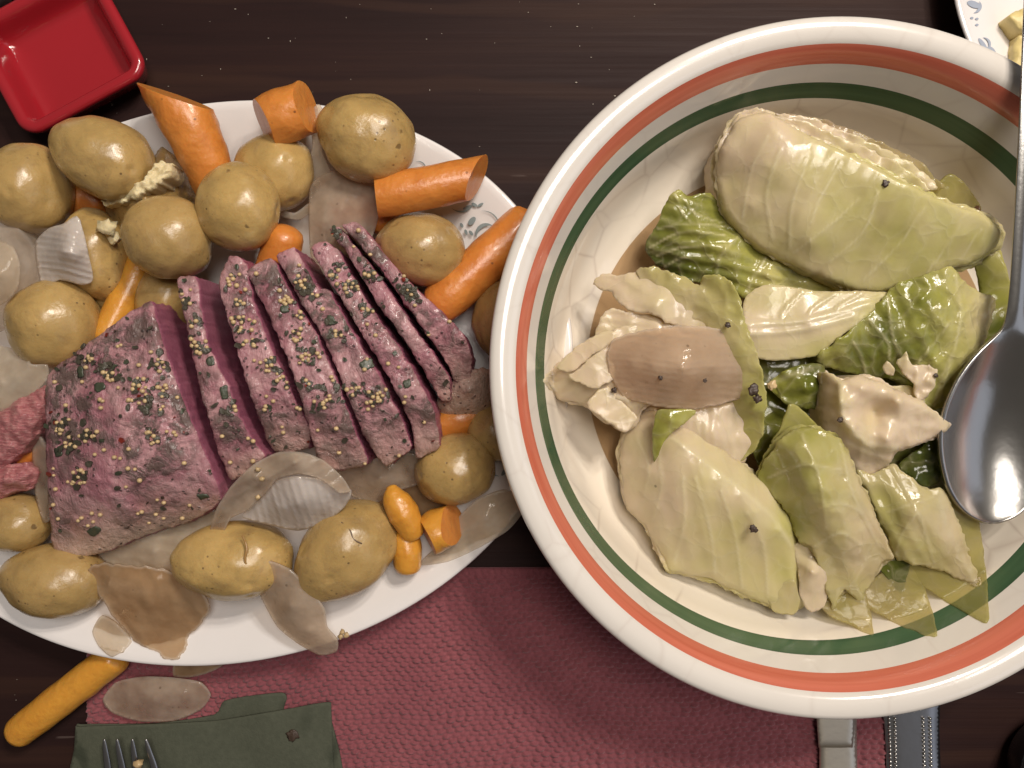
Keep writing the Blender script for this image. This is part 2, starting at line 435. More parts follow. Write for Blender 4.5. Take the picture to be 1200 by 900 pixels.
M_ON = onion_mat('grey_onion', (.78, .68, .57), (.64, .52, .40), .70, .08)
M_ONW = onion_mat('white_onion', (.86, .79, .68), (.72, .61, .47), .66, .08)
M_ONL = onion_mat('lilac_onion', (.80, .75, .71), (.66, .59, .54), .34, .10, stripe_c=(.90, .86, .84))
M_ONB = onion_mat('browned_onion', (.66, .50, .32), (.56, .38, .21), .64, .08)
M_ONC = onion_mat('pink_tan_onion', (.76, .62, .47), (.66, .51, .36), .50, .09, stripe_c=(.80, .67, .52))

# cabbage: white stem to dark green blade by the leaf's own tint
def cabbage_mat(name, alpha=0.0, rough=.2, trans=.3, blister=.45):
    q = NT(name); t = q.attr('tint')
    t = q.math('ADD', t, q.math('MULTIPLY', q.math('SUBTRACT', q.noise(60, 4), .5), .22))
    c = q.ramp(t, [(0., (.74, .60, .43)), (.16, (.68, .58, .33)), (.34, (.575, .525, .20)), (.55, (.36, .355, .078)), (.78, (.15, .168, .026)), (1., (.05, .066, .012))])
    wv = q.n('ShaderNodeVectorMath', {0: q.co(), 1: q.n('ShaderNodeVectorMath', {0: q.n('ShaderNodeTexNoise', {'Vector': q.co(), 'Scale': 70.0, 'Detail': 3.0}).outputs['Color'], 1: (.014, .014, .014)}, operation='MULTIPLY').outputs[0]}, operation='ADD').outputs[0]
    net = q.ramp(q.vor(85, wv, 'DISTANCE_TO_EDGE'), [(0., 1.), (.05, .5), (.14, 0.)])
    c = q.mix(q.math('MULTIPLY', net, .20), c, (.66, .60, .38))
    c = q.mix(q.math('MULTIPLY', q.math('MULTIPLY', q.attr('vein'), q.ramp(q.noise(90, 3), [(.3, .25), (.7, 1.)])), .6), c, (.78, .71, .48))
    c = q.mix(q.ramp(q.noise(35, 5, .6), [(.55, 0.), (.85, .4)]), c, (.42, .33, .17))
    sp = q.math('MULTIPLY', q.ramp(q.vor(120), [(.05, 1.), (.10, 0.)]), q.ramp(q.noise(30, 2), [(.60, 0.), (.64, 1.)]))
    c = q.mix(q.math('MULTIPLY', sp, .6), c, (.09, .06, .03))
    nb = q.bump(q.math('ADD', q.math('ADD', q.noise(60, 3, .5, None, .6), q.math('MULTIPLY', q.noise(300, 3, .5), .10)), q.math('MULTIPLY', net, .18)), blister, .0014)
    q.P(Base_Color=c, Roughness=rough, Normal=nb, Coat_Weight=.18, Coat_Roughness=.07, Subsurface_Weight=.35, Subsurface_Radius=(.006, .006, .0025), Subsurface_Scale=.6)
    tl = q.n('ShaderNodeBsdfTranslucent', {'Color': c, 'Normal': nb})
    m1 = q.n('ShaderNodeMixShader', {0: trans, 1: q.b.outputs[0], 2: tl.outputs[0]})
    fin = m1
    if alpha:
        tr = q.n('ShaderNodeBsdfTransparent', {'Color': q.mix(.5, c, (1., .98, .85))})
        fin = q.n('ShaderNodeMixShader', {0: alpha, 1: m1.outputs[0], 2: tr.outputs[0]})
    q.t.links.new(fin.outputs[0], q.o.inputs[0]); return q.m
M_CAB = cabbage_mat('boiled_cabbage', .10, .15)
M_CABS = cabbage_mat('smooth_cabbage', 0, .28, .22, .32)
M_CABT = cabbage_mat('glassy_cabbage', .60, .12, .3, .5)
M_CABW = cabbage_mat('blistered_cabbage', 0, .16, .25, .9)

# corned beef
q = NT('beef_crust')
n1 = q.noise(46, 7, .68, None, .7); n2 = q.noise(120, 6, .7, None, .5)
fib = q.noise(1.0, 4, .6, q.co((900, 230, 300), (0, 0, .5)))
c = q.ramp(n1, [(.27, (.20, .062, .090)), (.43, (.34, .135, .168)), (.56, (.47, .255, .27)), (.70, (.36, .155, .185)), (.85, (.24, .085, .115))])
c = q.mix(q.math('MULTIPLY', fib, .28), c, (.44, .26, .26))
c = q.mix(q.math('MULTIPLY', q.ramp(q.noise(20, 4), [(.54, 0.), (.68, 1.)]), .55), c, (.17, .040, .058))
c = q.mix(q.attr('tint'), c, q.mix(n2, (.40, .27, .18), (.62, .48, .37)))
hb = q.math('MULTIPLY', q.ramp(n2, [(.44, 0.), (.56, 1.)]), q.ramp(q.noise(30, 4, .6), [(.40, 0.), (.56, 1.)]))
hb = q.math('MULTIPLY', hb, q.math('SUBTRACT', 1.0, q.math('MULTIPLY', q.attr('tint'), .75)), True)
c = q.mix(q.math('MULTIPLY', hb, .80), c, q.mix(q.noise(260, 4), (.026, .025, .018), (.095, .084, .060)))
pk = q.math('MULTIPLY', q.ramp(q.vor(300), [(.13, 1.), (.24, 0.)]), q.ramp(q.noise(70, 3), [(.44, 0.), (.56, 1.)]))
c = q.mix(q.math('MULTIPLY', pk, .75), c, (.035, .026, .026))
hg = q.math('ADD', q.math('ADD', n2, q.math('MULTIPLY', fib, .35)), q.math('MULTIPLY', q.math('ADD', pk, hb), .25))
q.P(Base_Color=c, Roughness=q.ramp(q.noise(150, 4), [(.35, .16), (.65, .55)]), Normal=q.bump(hg, .9, .0016), Coat_Weight=.3, Coat_Roughness=.14, Subsurface_Weight=.12, Subsurface_Radius=(.004, .0015, .0015), Subsurface_Scale=.5)
M_CRUST = q.m
q = NT('beef_cut_face')
fb = q.noise(1.0, 5, .65, q.co((420, 420, 1900), (.2, .1, .5)))
c = q.ramp(fb, [(.25, (.19, .046, .084)), (.5, (.30, .088, .142)), (.75, (.40, .155, .198))])
c = q.mix(q.ramp(q.noise(60, 4), [(.4, 0.), (.8, .6)]), c, (.37, .13, .18))
q.P(Base_Color=c, Roughness=.42, Normal=q.bump(fb, .6, .0009), Subsurface_Weight=.15, Subsurface_Radius=(.005, .0015, .002), Subsurface_Scale=.5)
M_BCUT = q.m
q = NT('beef_shred')
fb = q.noise(1.0, 5, .65, q.co((260, 1100, 500), (0, 0, .5)))
q.P(Base_Color=q.ramp(fb, [(.25, (.27, .068, .085)), (.5, (.42, .150, .155)), (.75, (.55, .29, .27))]), Roughness=.35, Normal=q.bump(fb, .8, .0016), Coat_Weight=.3, Subsurface_Weight=.2, Subsurface_Radius=(.005, .0015, .0015), Subsurface_Scale=.5)
M_SHRED = q.m
M_SEED = simple('mustard_seed', (.50, .36, .19), .34, 0, (900, .3, .0003), .45)
M_HERB = simple('bay_leaf', (.050, .058, .036), .38, 0, (500, .6, .0007), .45)
M_SMEAR = simple('herb_paste', (.060, .053, .038), .36, 0, (420, .9, .0012), .6)
M_PEP = simple('pepper_flake', (.052, .032, .022), .45, 0, (900, .6, .0005), .5)
M_CHILI = simple('red_pepper_flake', (.17, .022, .014), .3, 0, (900, .5, .0004), .2)
M_STEEL = simple('stainless_steel', (.45, .44, .42), .23, 1.0, (500, .10, .0004))
M_KNIFE = simple('worn_silver', (.74, .68, .58), .42, 1.0, (300, .2, .0004))
M_STEELB = simple('brushed_steel', (.36, .36, .37), .3, 1.0, (260, .15, .0004))
M_DRED = china('red_glaze', (.33, .014, .022), 0, .2)
M_BUTTER = simple('pale_cheese', (.70, .56, .24), .45, 0, (300, .4, .001), .12)
M_BLACK = simple('black_glaze', (.008, .008, .009), .18, 0, None)
q = NT('green_paper_napkin')
c = q.mix(q.noise(420, 4), (.046, .052, .033), (.078, .084, .057))
c = q.mix(q.ramp(q.noise(26, 3, .5, None, .6), [(.57, 0.), (.63, .8)]), c, (.022, .028, .015))
q.P(Base_Color=c, Roughness=.85, Normal=q.bump(q.noise(900, 3), .4, .0005)); M_NAP = q.m
q = NT('thin_broth')
tr = q.n('ShaderNodeBsdfTransparent', {'Color': (.86, .74, .58, 1)})
q.P(Base_Color=(.34, .22, .13), Roughness=.05, Normal=q.bump(q.noise(38, 2), .12, .002))
mx = q.n('ShaderNodeMixShader', {0: .72, 1: q.b.outputs[0], 2: tr.outputs[0]}); q.t.links.new(mx.outputs[0], q.o.inputs[0]); M_BROTH = q.m

# ------------------------------------------------------------------ table and placemat
o = mesh('table_top', [(-1.2, -1.0, 0), (1.2, -1.0, 0), (1.2, 1.0, 0), (-1.2, 1.0, 0), (-1.2, -1.0, -.03), (1.2, -1.0, -.03), (1.2, 1.0, -.03), (-1.2, 1.0, -.03)],
         [(0, 1, 2, 3), (4, 7, 6, 5), (0, 4, 5, 1), (1, 5, 6, 2), (2, 6, 7, 3), (3, 7, 4, 0)], [M_WOOD], None, False)
tag(o, 'dark brown wooden table top with fine grain', 'table', kind='structure')

def weave():
    dx = .00050; x0, x1 = -.2085, .1835; ytop, ybot = -.0945, -.245
    xs = np.arange(x0, x1, dx); ys = np.concatenate([np.arange(ytop, ybot, -dx), np.linspace(ybot, ybot - .16, 40)])
    X, Y = np.meshgrid(xs, ys)
    skew = .022 * (X - x0) + .0009 * np.sin(X * 60) + .0004 * np.sin(X * 190)
    Yw = Y - skew + .0006 * np.sin(X * 95 + Y * 40) + .0005 * np.sin(Y * 120 + X * 31)
    Xw = X + .0007 * np.sin(Y * 150) + .0004 * np.sin(X * 130 + Y * 88)
    pv, pu = .00235, .0046
    row = np.floor(Yw / pv); fv = Yw / pv - row
    rng = np.random.RandomState(3); rj = rng.rand(4000); cj = rng.rand(4000, 400)
    ri = (row.astype(int) % 4000)
    u = Xw / pu + .5 * (row % 2) + .35 * rj[ri]
    ci = np.floor(u); fu = u - ci
    jit = cj[ri, ci.astype(int) % 400]
    hh = np.clip(np.sin(np.pi * fv), 0, 1) ** .7 * np.clip(np.sin(np.pi * fu), 0, 1) ** .8
    h = .0002 + .0027 * hh * (.35 + .65 * jit)
    tw = .00012 * np.sin((fu * 3 + fv * 2) * 2 * np.pi)
    Z = .0008 + h + tw * hh
    # hemmed border: tighter cord along the upper edge
    hem = (Y > ytop - .004)
    Z[hem] = .0012 + .0011 * np.abs(np.sin((X[hem]) * np.pi / .0032 + Y[hem] * 300)) ** .5
    Z[0] = .0002; Z[:, 0] = .0002; Z[:, -1] = .0002
    Yf = Y + .022 * (X - x0) - .0006 * np.sin(X * 34)
    ny, nx = X.shape
    vs = np.c_[X.ravel(), Yf.ravel(), Z.ravel()]
    idx = np.arange(nx * ny).reshape(ny, nx)
    fs = np.stack([idx[:-1, :-1], idx[1:, :-1], idx[1:, 1:], idx[:-1, 1:]], -1).reshape(-1, 4)
    me = bpy.data.meshes.new('placemat'); me.vertices.add(len(vs)); me.vertices.foreach_set('co', vs.ravel())
    me.loops.add(len(fs) * 4); me.loops.foreach_set('vertex_index', fs.ravel().astype(np.int32))
    me.polygons.add(len(fs)); me.polygons.foreach_set('loop_start', np.arange(0, len(fs) * 4, 4, dtype=np.int32)); me.polygons.foreach_set('loop_total', np.full(len(fs), 4, np.int32))
    me.update(); me.validate()
    return link('placemat', me, [M_YARN])
tag(weave(), 'burgundy woven cloth placemat under the bowl and the white platter', 'placemat')

# ------------------------------------------------------------------ platter
PZ = .022
pc = P(262, 449, PZ); PA, PB = 412 * (CAMH - PZ) / FPX, 326 * (CAMH - PZ) / FPX; PROT = math.atan2(.2154, .9765)
inset = [(.0000, .0205), (-.0006, .0216), (0., .0226), (.0012, .0228), (.004, .0220), (.010, .0196), (.018, .0160), (.026, .0118), (.034, .0086), (.042, .0070), (.055, .0064), (.09, .0062), (.13, .0060)]
under = [(.0015, .0188), (.010, .0164), (.018, .0128), (.026, .0086), (.034, .0052), (.042, .0034), (.052, .0010), (.060, .0008), (.066, .0030), (.13, .0034)]
platter = root('serving_platter', (pc.x, pc.y, 0))
o = lathe('dish_body', under[::-1] + inset, [M_PLATTER], 200, platter, ell=(PA, PB), rot=PROT)
tag(platter, 'white oval platter piled with corned beef, potatoes and carrots', 'platter')
def plat_z(px, py):
    z = .012
    for _ in range(4):
        p = P(px, py, z) - pc; c, s = math.cos(-PROT), math.sin(-PROT)
        x, y = p.x * c - p.y * s, p.x * s + p.y * c
        rho = math.hypot(x / PA, y / PB); ins = (1 - rho) * (PA + PB) / 2
        if ins < 0: return .0225
        for (a0, z0), (a1, z1) in zip(inset[2:], inset[3:]):
            if a0 <= ins <= a1: z = z0 + (z1 - z0) * (ins - a0) / (a1 - a0); break
        else: z = .006
    return z

# ------------------------------------------------------------------ bowl
BC = (387 * .3397e-3, 19 * .3397e-3)
inner = [(.1406, .0724), (.1405, .0738), (.1397, .0750), (.1382, .0756), (.1352, .0755), (.1322, .0748), (.1300, .0730), (.1254, .0641), (.1216, .0539), (.1175, .0465), (.1150, .0390), (.1120, .0300), (.1075, .0220), (.1000, .0160), (.0880, .0124), (.07, .0108), (.04, .0100), (.0005, .0098)]
outer = [(.0005, .0030), (.050, .0030), (.058, .0004), (.064, .0004), (.068, .0040), (.085, .0070), (.104, .0150), (.117, .0310), (.126, .0500), (.1335, .0660), (.1375, .0692), (.1398, .0705)]
bfm = [1] * len(outer) + [1] * 6 + [2, 1, 3] + [0] * 8
bowl = root('serving_bowl', (BC[0], BC[1], 0))
o = lathe('bowl_body', outer + inner, [M_BOWL, M_RIMG, M_RED, M_GREEN], 240, bowl, fm=bfm)
tag(bowl, 'large cream bowl with red and green bands full of boiled cabbage', 'bowl')
IR = [p for p in inner if p[0] <= .1404]
def bowl_z(px, py):
    lo, hi = .0098, .0765
    def gap(z):
        p = P(px, py, z); r = math.hypot(p.x - BC[0], p.y - BC[1])
        for (r0, z0), (r1, z1) in zip(inner[3:], inner[4:]):
            if z1 <= z <= z0: return r - (r0 + (r1 - r0) * (z0 - z) / (z0 - z1 + 1e-9))
        return r - .14
    if gap(lo) < 0: return lo
    for _ in range(24):
        m = (lo + hi) / 2
        if gap(m) > 0: lo = m
        else: hi = m
    return hi

# broth: a shallow pool filling the bowl to its level
BL = .0145
bp = [(.0005, .0100)] + [(r - .0006, z + .0004) for r, z in inner[::-1][1:6]]
o = lathe('broth', [(.0962, BL + .0006), (.0950, BL), (.06, BL - .0001), (.0003, BL - .0001)], [M_BROTH], 160, None, loc=(BC[0], BC[1], 0))
tag(o, 'thin brown broth pooled around the cabbage in the bowl', 'broth', kind='stuff')

# ------------------------------------------------------------------ potatoes
def potato(px, py, a, b, ang, zc, label, seed, egg=.08, mats=None):
    k = (CAMH - zc / 1000) / FPX; c = (a + b) / 2 * .96
    bm = bmesh.new(); bmesh.ops.create_icosphere(bm, subdivisions=5, radius=1)
    A, Bq, Cq = a * k, b * k, min(c, b * 1.05) * k
    for v_ in bm.verts:
        n_ = v_.co.normalized(); s_ = 1 + .075 * noise.noise(n_ * 1.3 + Vector((seed * 7.1, 0, 0))) + .026 * noise.noise(n_ * 3.1 + Vector((0, seed * 3.3, 0)))
        # eyes: shallow dimples
        for e in range(3):
            d = Vector((math.sin(seed * 3 + e * 2.2), math.cos(seed * 1.7 + e * 1.3), .45 + .4 * math.sin(seed + e))).normalized()
            s_ -= .045 * math.exp(-((n_ - d).length / .09) ** 2)
        w = 1 + egg * n_.x
        v_.co = Vector((n_.x * A * s_, n_.y * Bq * s_ * w, n_.z * Cq * s_ * w))
    o = bmobj('potato', bm, mats or [M_POT]); o.location = P(px, py, zc / 1000)
    o.rotation_euler = (math.sin(seed) * .15, math.cos(seed * 2) * .12, math.radians(ang))
    tag(o, label, 'potato', 'boiled yellow potatoes on the platter'); return o
POTS = [
 (33, 221, 47, 53, 0, 36, 'round potato near the platter rim beside the potato with torn pale skin', 1),
 (120, 184, 62, 46, -22, 44, 'oval potato with torn pale skin below the red dish', 2),
 (197, 279, 50, 49, 0, 46, 'round potato with dark specks between the crushed potato and the beef', 3),
 (279, 243, 48, 52, 10, 45, 'round potato against the wedge-cut carrot, above the beef slices', 4),
 (322, 201, 47, 44, -15, 30, 'smaller potato tucked behind a round one below the short carrot stub', 5),
 (429, 162, 59, 50, -22, 40, 'largest tan oval potato at the platter edge above the thick carrot', 6),
 (493, 292, 53, 43, -12, 29, 'oval potato beside the end slices of beef and the printed sprig', 7),
 (112, 300, 38, 55, 8, 30, 'potato with a split skin behind the ridged lilac onion petal', 8),
 (64, 381, 52, 52, 0, 36, 'golden round potato touching the corner of the uncut beef piece', 9),
 (64, 680, 61, 43, -4, 27, 'smooth oval potato under the lowest corner of the uncut beef', 10),
 (14, 612, 46, 34, 0, 25, 'olive potato cut by the pink beef shreds', 11),
 (273, 657, 71, 46, 2, 30, 'long potato with a skin ridge below the curled onion petal', 12),
 (404, 645, 66, 50, 42, 30, 'slanted potato with a fine skin crack beside the carrot sticks', 13),
 (532, 550, 48, 42, 12, 27, 'shaded potato below the end of the beef slices', 14),
 (590, 376, 36, 48, 0, 24, 'potato in deep shade half under the bowl rim beside the long carrot', 16),
 (580, 505, 34, 36, 0, 21, 'potato in deep shade under the bowl rim near the last beef slice', 17),
 (196, 350, 36, 42, 0, 24, 'half hidden yellow potato between the carrot stick and the first slice', 18),
 (136, 340, 34, 26, 30, 20, 'flattened pale potato under the carrot stick near the beef', 19),
]
for p in POTS: potato(*p)
# crushed potato with its skin burst open
o, *_ = patch('crushed_potato', [(118, 236, 26), (135, 222, 34), (160, 214, 40), (176, 190, 38), (188, 172, 36), (200, 180, 36), (214, 196, 34), (218, 225, 32), (206, 250, 32), (175, 262, 34), (150, 280, 34), (132, 262, 28)],
              [(170, 232, 46), (195, 212, 42), (150, 240, 42)], [M_POT], 2.6, skirt=10, edge=(6, 8), rough=[(3, 150)], seed=4, jag=2)
tag(o, 'crushed potato with burst skin under the torn-skin oval potato', 'potato', 'boiled yellow potatoes on the platter')
fl, *_ = patch('torn_flesh', [(118, 234, 38), (136, 226, 44), (160, 216, 50), (170, 205, 51), (186, 190, 48), (204, 192, 46), (196, 206, 48), (182, 214, 50), (168, 226, 50), (146, 236, 46), (124, 240, 40)], [(160, 222, 52)],
               [M_FLESH], 2.0, parent=o, skirt=34, rough=[(1.8, 330), (1.0, 800)], jag=4, seed=2)
def crumb(name, px, py, z, r, mats, parent=None, seed=0, flat=.7, sub=2):
    bm = bmesh.new(); bmesh.ops.create_icosphere(bm, subdivisions=sub, radius=1); k = r * (CAMH - z) / FPX; c0 = P(px, py, z)
    for v_ in bm.verts:
        s_ = 1 + .75 * noise.noise(v_.co * 1.6 + Vector((seed * 5.1, 0, 0))); v_.co = Vector((v_.co.x * s_ * k, v_.co.y * s_ * k, v_.co.z * s_ * k * flat)) + c0
    return bmobj(name, bm, mats, parent)
pot = {o.get('label'): o for o in COL.objects if o.name.startswith('potato')}
def on_pot(i, name, px, py, z, r, mats, seed):
    o_ = crumb(name, px, py, z / 1000, r, mats, None, seed); po = pot[POTS[i][6]]; bpy.context.view_layer.update()
    o_.parent = po; o_.matrix_parent_inverse = po.matrix_world.inverted(); return o_
on_pot(1, 'torn_flesh', 70, 167, 52, 8, [M_FLESH], 1)
on_pot(7, 'torn_flesh', 126, 266, 46, 10, [M_FLESH], 2)
on_pot(7, 'torn_flesh', 133, 280, 42, 7, [M_FLESH], 3)

def on_sweep(i, name, pts, m):
    o_ = sweep(name, pts, [m], seg=8, sub=6, lump=.4, flat=.6); po = pot[POTS[i][6]]; bpy.context.view_layer.update()
    o_.parent = po; o_.matrix_parent_inverse = po.matrix_world.inverted()
M_RIDGE = simple('potato_skin_edge', (.30, .17, .06), .3, 0, (400, .5, .0006), .3)
on_sweep(11, 'skin_ridge', [(284, 628, 46.0, 1.2), (289, 642, 47.5, 2.0), (287, 656, 47.5, 2.0), (291, 668, 46.0, 1.0)], M_RIDGE)
on_sweep(12, 'skin_crack', [(400, 612, 46.0, .8), (410, 622, 48.0, 1.1), (414, 632, 48.6, 1.1), (424, 637, 48.3, .8)], M_PEPD)

# ------------------------------------------------------------------ carrots
CG = 'boiled carrot pieces'
def carrot(pts, cuts, label, mats=None, **kw):
    o = sweep('carrot_piece', pts, mats or [M_CAR, M_CUT], cuts=cuts, **kw); tag(o, label, 'carrot', CG); return o
carrot([(258, 232, 30, 24), (244, 195, 38, 27), (226, 155, 44, 31), (207, 113, 46, 34), (188, 72, 46, 35)], [(209, 116, 52, .36, -1, .3)], 'wedge-cut carrot with a ragged tip pointing off the platter toward the red dish', seed=1, lump=.09)
carrot([(300, 150, 40, 31), (338, 134, 42, 31), (380, 118, 42, 28)], [(362, 124, 40, 1, -.18, .25), (309, 146, 40, -1, .5, .35)], 'short carrot stub standing over the platter rim beside the largest potato', seed=2, lump=.08)
carrot([(420, 234, 36, 23), (450, 230, 38, 24), (500, 220, 38, 25), (575, 205, 36, 24)], [(556, 212, 38, 1, .42, .2), (441, 230, 38, -1, .1, .1)], 'thick carrot lying across the rim below the largest potato', seed=3)
carrot([(318, 330, 30, 23), (328, 300, 36, 23), (335, 276, 40, 21)], [], 'rounded carrot end poking out above the sliced beef', seed=4)
carrot([(172, 298, 24, 19), (152, 340, 28, 18), (124, 396, 32, 17)], [], 'thin carrot stick leading to the corner of the uncut beef', [M_CARY], seed=5)
carrot([(615, 262, 22, 24), (572, 304, 26, 27), (528, 345, 28, 26), (516, 356, 26, 24)], [], 'long carrot in shade running under the bowl rim', seed=6)
carrot([(459, 572, 34, 7), (463, 584, 34, 15), (473, 602, 33, 19), (484, 626, 31, 13)], [], 'upper half of the snapped carrot stick below the slices', [M_CARY, M_CUT], seed=7, lump=.08)
carrot([(474, 628, 27, 16), (477, 645, 27, 18), (478, 664, 26, 16)], [], 'lower half of the snapped carrot stick on the bare platter', [M_CARY], seed=8)
carrot([(500, 630, 30, 24), (516, 620, 30, 25), (540, 610, 30, 22)], [(530, 612, 30, 1, -.2, .5), (500, 628, 30, -1, .5, .3)], 'small carrot chunk beside the snapped carrot stick', [M_CARY, M_CUT], seed=9, lump=.1)
carrot([(135, 770, 9, 19), (100, 797, 9, 20), (60, 828, 9, 20), (22, 858, 8, 18)], [], 'yellow carrot stick fallen on the table beside the placemat', [M_CARY], seed=10)
carrot([(70, 246, 20, 20), (100, 232, 20, 22), (120, 240, 20, 18)], [], 'carrot bit wedged between the two potatoes near the platter rim', seed=11)
carrot([(-6, 540, 22, 24), (20, 530, 24, 22), (45, 520, 24, 18)], [], 'carrot bit under the pink beef shreds', seed=12)
carrot([(505, 500, 18, 22), (535, 492, 20, 22), (560, 486, 18, 20)], [], 'carrot bit under the last beef slices', seed=13)
carrot([(395, 252, 20, 20), (440, 248, 20, 20), (452, 262, 20, 18)], [], 'carrot bit behind the broad pink onion petal', seed=14)

# ------------------------------------------------------------------ corned beef
BG = 'corned beef slices'
icos = bmesh.new(); bmesh.ops.create_icosphere(icos, subdivisions=2, radius=1)
ISO_V = [v_.co.copy() for v_ in icos.verts]; ISO_F = [tuple(v_.index for v_ in f_.verts) for f_ in icos.faces]; icos.free()
def seeds(parent, zf, clusters, rs, inside=None):
    vs, fs = [], []
    for (x, y, n) in clusters:
        for i in range(n):
            a, d = rs.random() * 6.28, (0 if i == 0 else 3.0 + 4.2 * rs.random() + .35 * n)
            px, py = x + d * math.cos(a), y + d * math.sin(a)
            if inside and not inside(px, py): continue
            r = rs.uniform(.00078, .00112)
            c0 = P(px, py, zf(px, py) + r * rs.uniform(.35, .8)); b0 = len(vs); sq = Vector((1, rs.uniform(.8, 1), rs.uniform(.85, 1)))
            vs += [c0 + Vector((v_.x * sq.x, v_.y * sq.y, v_.z * sq.z)) * r for v_ in ISO_V]; fs += [tuple(i_ + b0 for i_ in f_) for f_ in ISO_F]
    if vs: tag(mesh('mustard_seeds', vs, fs, [M_SEED], parent), 'scattered pale mustard seeds stuck to the crust', None, kind='stuff')
def flakes(parent, zf, inside, box, n, rs, size=(2, 5), near=(), name='herb_flakes'):
    vs, fs, fm = [], [], []; k = 0; tries = 0
    while k < n and tries < n * 8:
        tries += 1
        x, y = rs.uniform(box[0][0], box[1][0]), rs.uniform(box[0][1], box[1][1])
        cl = rs.random() < .6 and len(near)
        if cl:
            c_ = rs.choice(near); x, y = rs.gauss(c_[0], 7), rs.gauss(c_[1], 7)
        if not inside(x, y): continue
        k += 1; b0 = len(vs); r = rs.uniform(*size); m = rs.randint(4, 6); a0 = rs.random() * 6.28; el = rs.uniform(.4, .9)
        mi = rs.choices([0, 1, 2, 3], [.12, .1, .04, .74] if cl else [.3, .4, .06, .24])[0]
        if mi == 1: r *= .55
        if mi == 3: r *= 1.3; m = 8
        ring = []
        for i in range(m):
            a = a0 + i * 6.28 / m; rr = r * rs.uniform(.7, 1.1); dx, dy = rr * math.cos(a), rr * el * math.sin(a)
            ca, sa = math.cos(a0 * 2), math.sin(a0 * 2); X, Y = x + dx * ca - dy * sa, y + dx * sa + dy * ca
            ring.append(P(X, Y, zf(X, Y) + .0004 + rs.uniform(0, .0004)))
        vs += [r_ + Vector((0, 0, .00035)) for r_ in ring] + [r_ - Vector((0, 0, .0008)) for r_ in ring]
        fs.append(tuple(range(b0, b0 + m))); fm.append(mi)
        for i in range(m): fs.append((b0 + (i + 1) % m, b0 + i, b0 + m + i, b0 + m + (i + 1) % m)); fm.append(mi)
    if vs: tag(mesh(name, vs, fs, [M_HERB, M_PEP, M_CHILI, M_SMEAR], parent, False, fm), 'chopped bay leaf, pepper and chili flakes on the crust', None, kind='stuff')
def leafbit(parent, zf, pts, m=None):
    cx_, cy_ = sum(p[0] for p in pts) / 4, sum(p[1] for p in pts) / 4; pts = [(cx_ + (x - cx_) * .78, cy_ + (y - cy_) * .78) for x, y in pts]
    o_, *_ = patch('bay_leaf_piece', [(x, y, zf(x, y) * 1000 + .8) for x, y in pts], [], [m or M_HERB], 2, parent=parent, thick=.4, rough=[(.3, 500)], jag=1.2, jagscale=.2); return o_

rs = random.Random(5)
BEEF_RO = [(1.3, 95), (.6, 300), (.35, 800)]
chunk = [(56, 440, 52), (90, 412, 55), (130, 382, 57), (176, 353, 57), (184, 378, 60), (197, 420, 61), (215, 470, 60), (235, 520, 58), (256, 572, 53), (258, 588, 46, .3), (225, 610, 38, .8), (180, 624, 35, .9), (140, 640, 33, .9), (95, 655, 31, .8), (66, 655, 31, .7), (58, 610, 40, .15), (55, 560, 46), (53, 500, 50)]
o, zf, ins, box = patch('corned_beef_piece', chunk, [(140, 480, 64), (180, 540, 61), (110, 560, 57), (150, 596, 50, .05), (90, 610, 44, .2), (200, 585, 49, .1)], [M_CRUST, M_BCUT], 2.0, skirt=12, edge=(1.5, 4), rough=BEEF_RO, rough_side=.9, seed=1, jag=1.2, skirt_mat=1)
tag(o, 'large uncut end of corned beef crusted with mustard seeds and herbs', 'beef')
CL = [(100, 423, 6), (132, 437, 7), (163, 452, 8), (191, 458, 6), (73, 495, 6), (102, 510, 6), (83, 521, 5), (180, 511, 7), (206, 510, 2), (134, 536, 2), (158, 550, 1), (92, 559, 10), (63, 557, 1), (103, 616, 1), (184, 427, 3), (138, 406, 2), (150, 470, 2), (188, 480, 2), (170, 470, 3), (120, 470, 1), (66, 505, 2), (166, 600, 1)]
seeds(o, zf, CL + [(rs.uniform(62, 225), rs.uniform(400, 620), 1) for _ in range(46)], rs, ins)
flakes(o, zf, ins, box, 210, rs, (1.3, 4.4), [c_ for c_ in CL if c_[2] > 2])
for pts in ([(90, 430), (97, 428), (98, 442), (90, 444)], [(108, 450), (122, 446), (124, 456), (112, 462)], [(98, 622), (112, 616), (122, 622), (108, 630)], [(228, 580), (240, 578), (247, 582), (234, 587)], [(62, 525), (72, 521), (74, 534), (64, 537)]): leafbit(o, zf, pts)

def slice_(left, right, z0, z1, z2, label, clusters, seed, nfl=60, bits=(), fat=.5):
    L = [(x, y) for x, y in left]; R = [(x, y) for x, y in right][::-1]; out = []
    ys = [p[1] for p in L + R]; lo, hi = min(ys), max(ys)
    def zz(y):
        t = (y - lo) / (hi - lo); return z0 + (z1 - z0) * min(1, t / .4) if t < .4 else (z1 if t < .72 else z1 + (z2 - z1) * (t - .72) / .28)
    for x, y in L + R:
        t = (y - lo) / (hi - lo); out.append((x, y, zz(y), fat if t > .93 else (.15 if t > .84 else 0)))
    o, zf, ins, box = patch('corned_beef_slice', out, [], [M_CRUST, M_BCUT], 2.0, skirt=14, edge=(.9, 3), rough=BEEF_RO, rough_side=.95, seed=seed, jag=1.5, skirt_mat=1)
    tag(o, label, 'beef', BG); seeds(o, zf, clusters + [(rs.uniform(box[0][0], box[1][0]), rs.uniform(box[0][1], box[1][1]), 1) for _ in range(22)], rs, ins); flakes(o, zf, ins, box, int(nfl * .95), rs, (1.3, 4.2), [c_ for c_ in clusters if c_[2] > 1])
    for b_ in bits: leafbit(o, zf, b_)
    return o
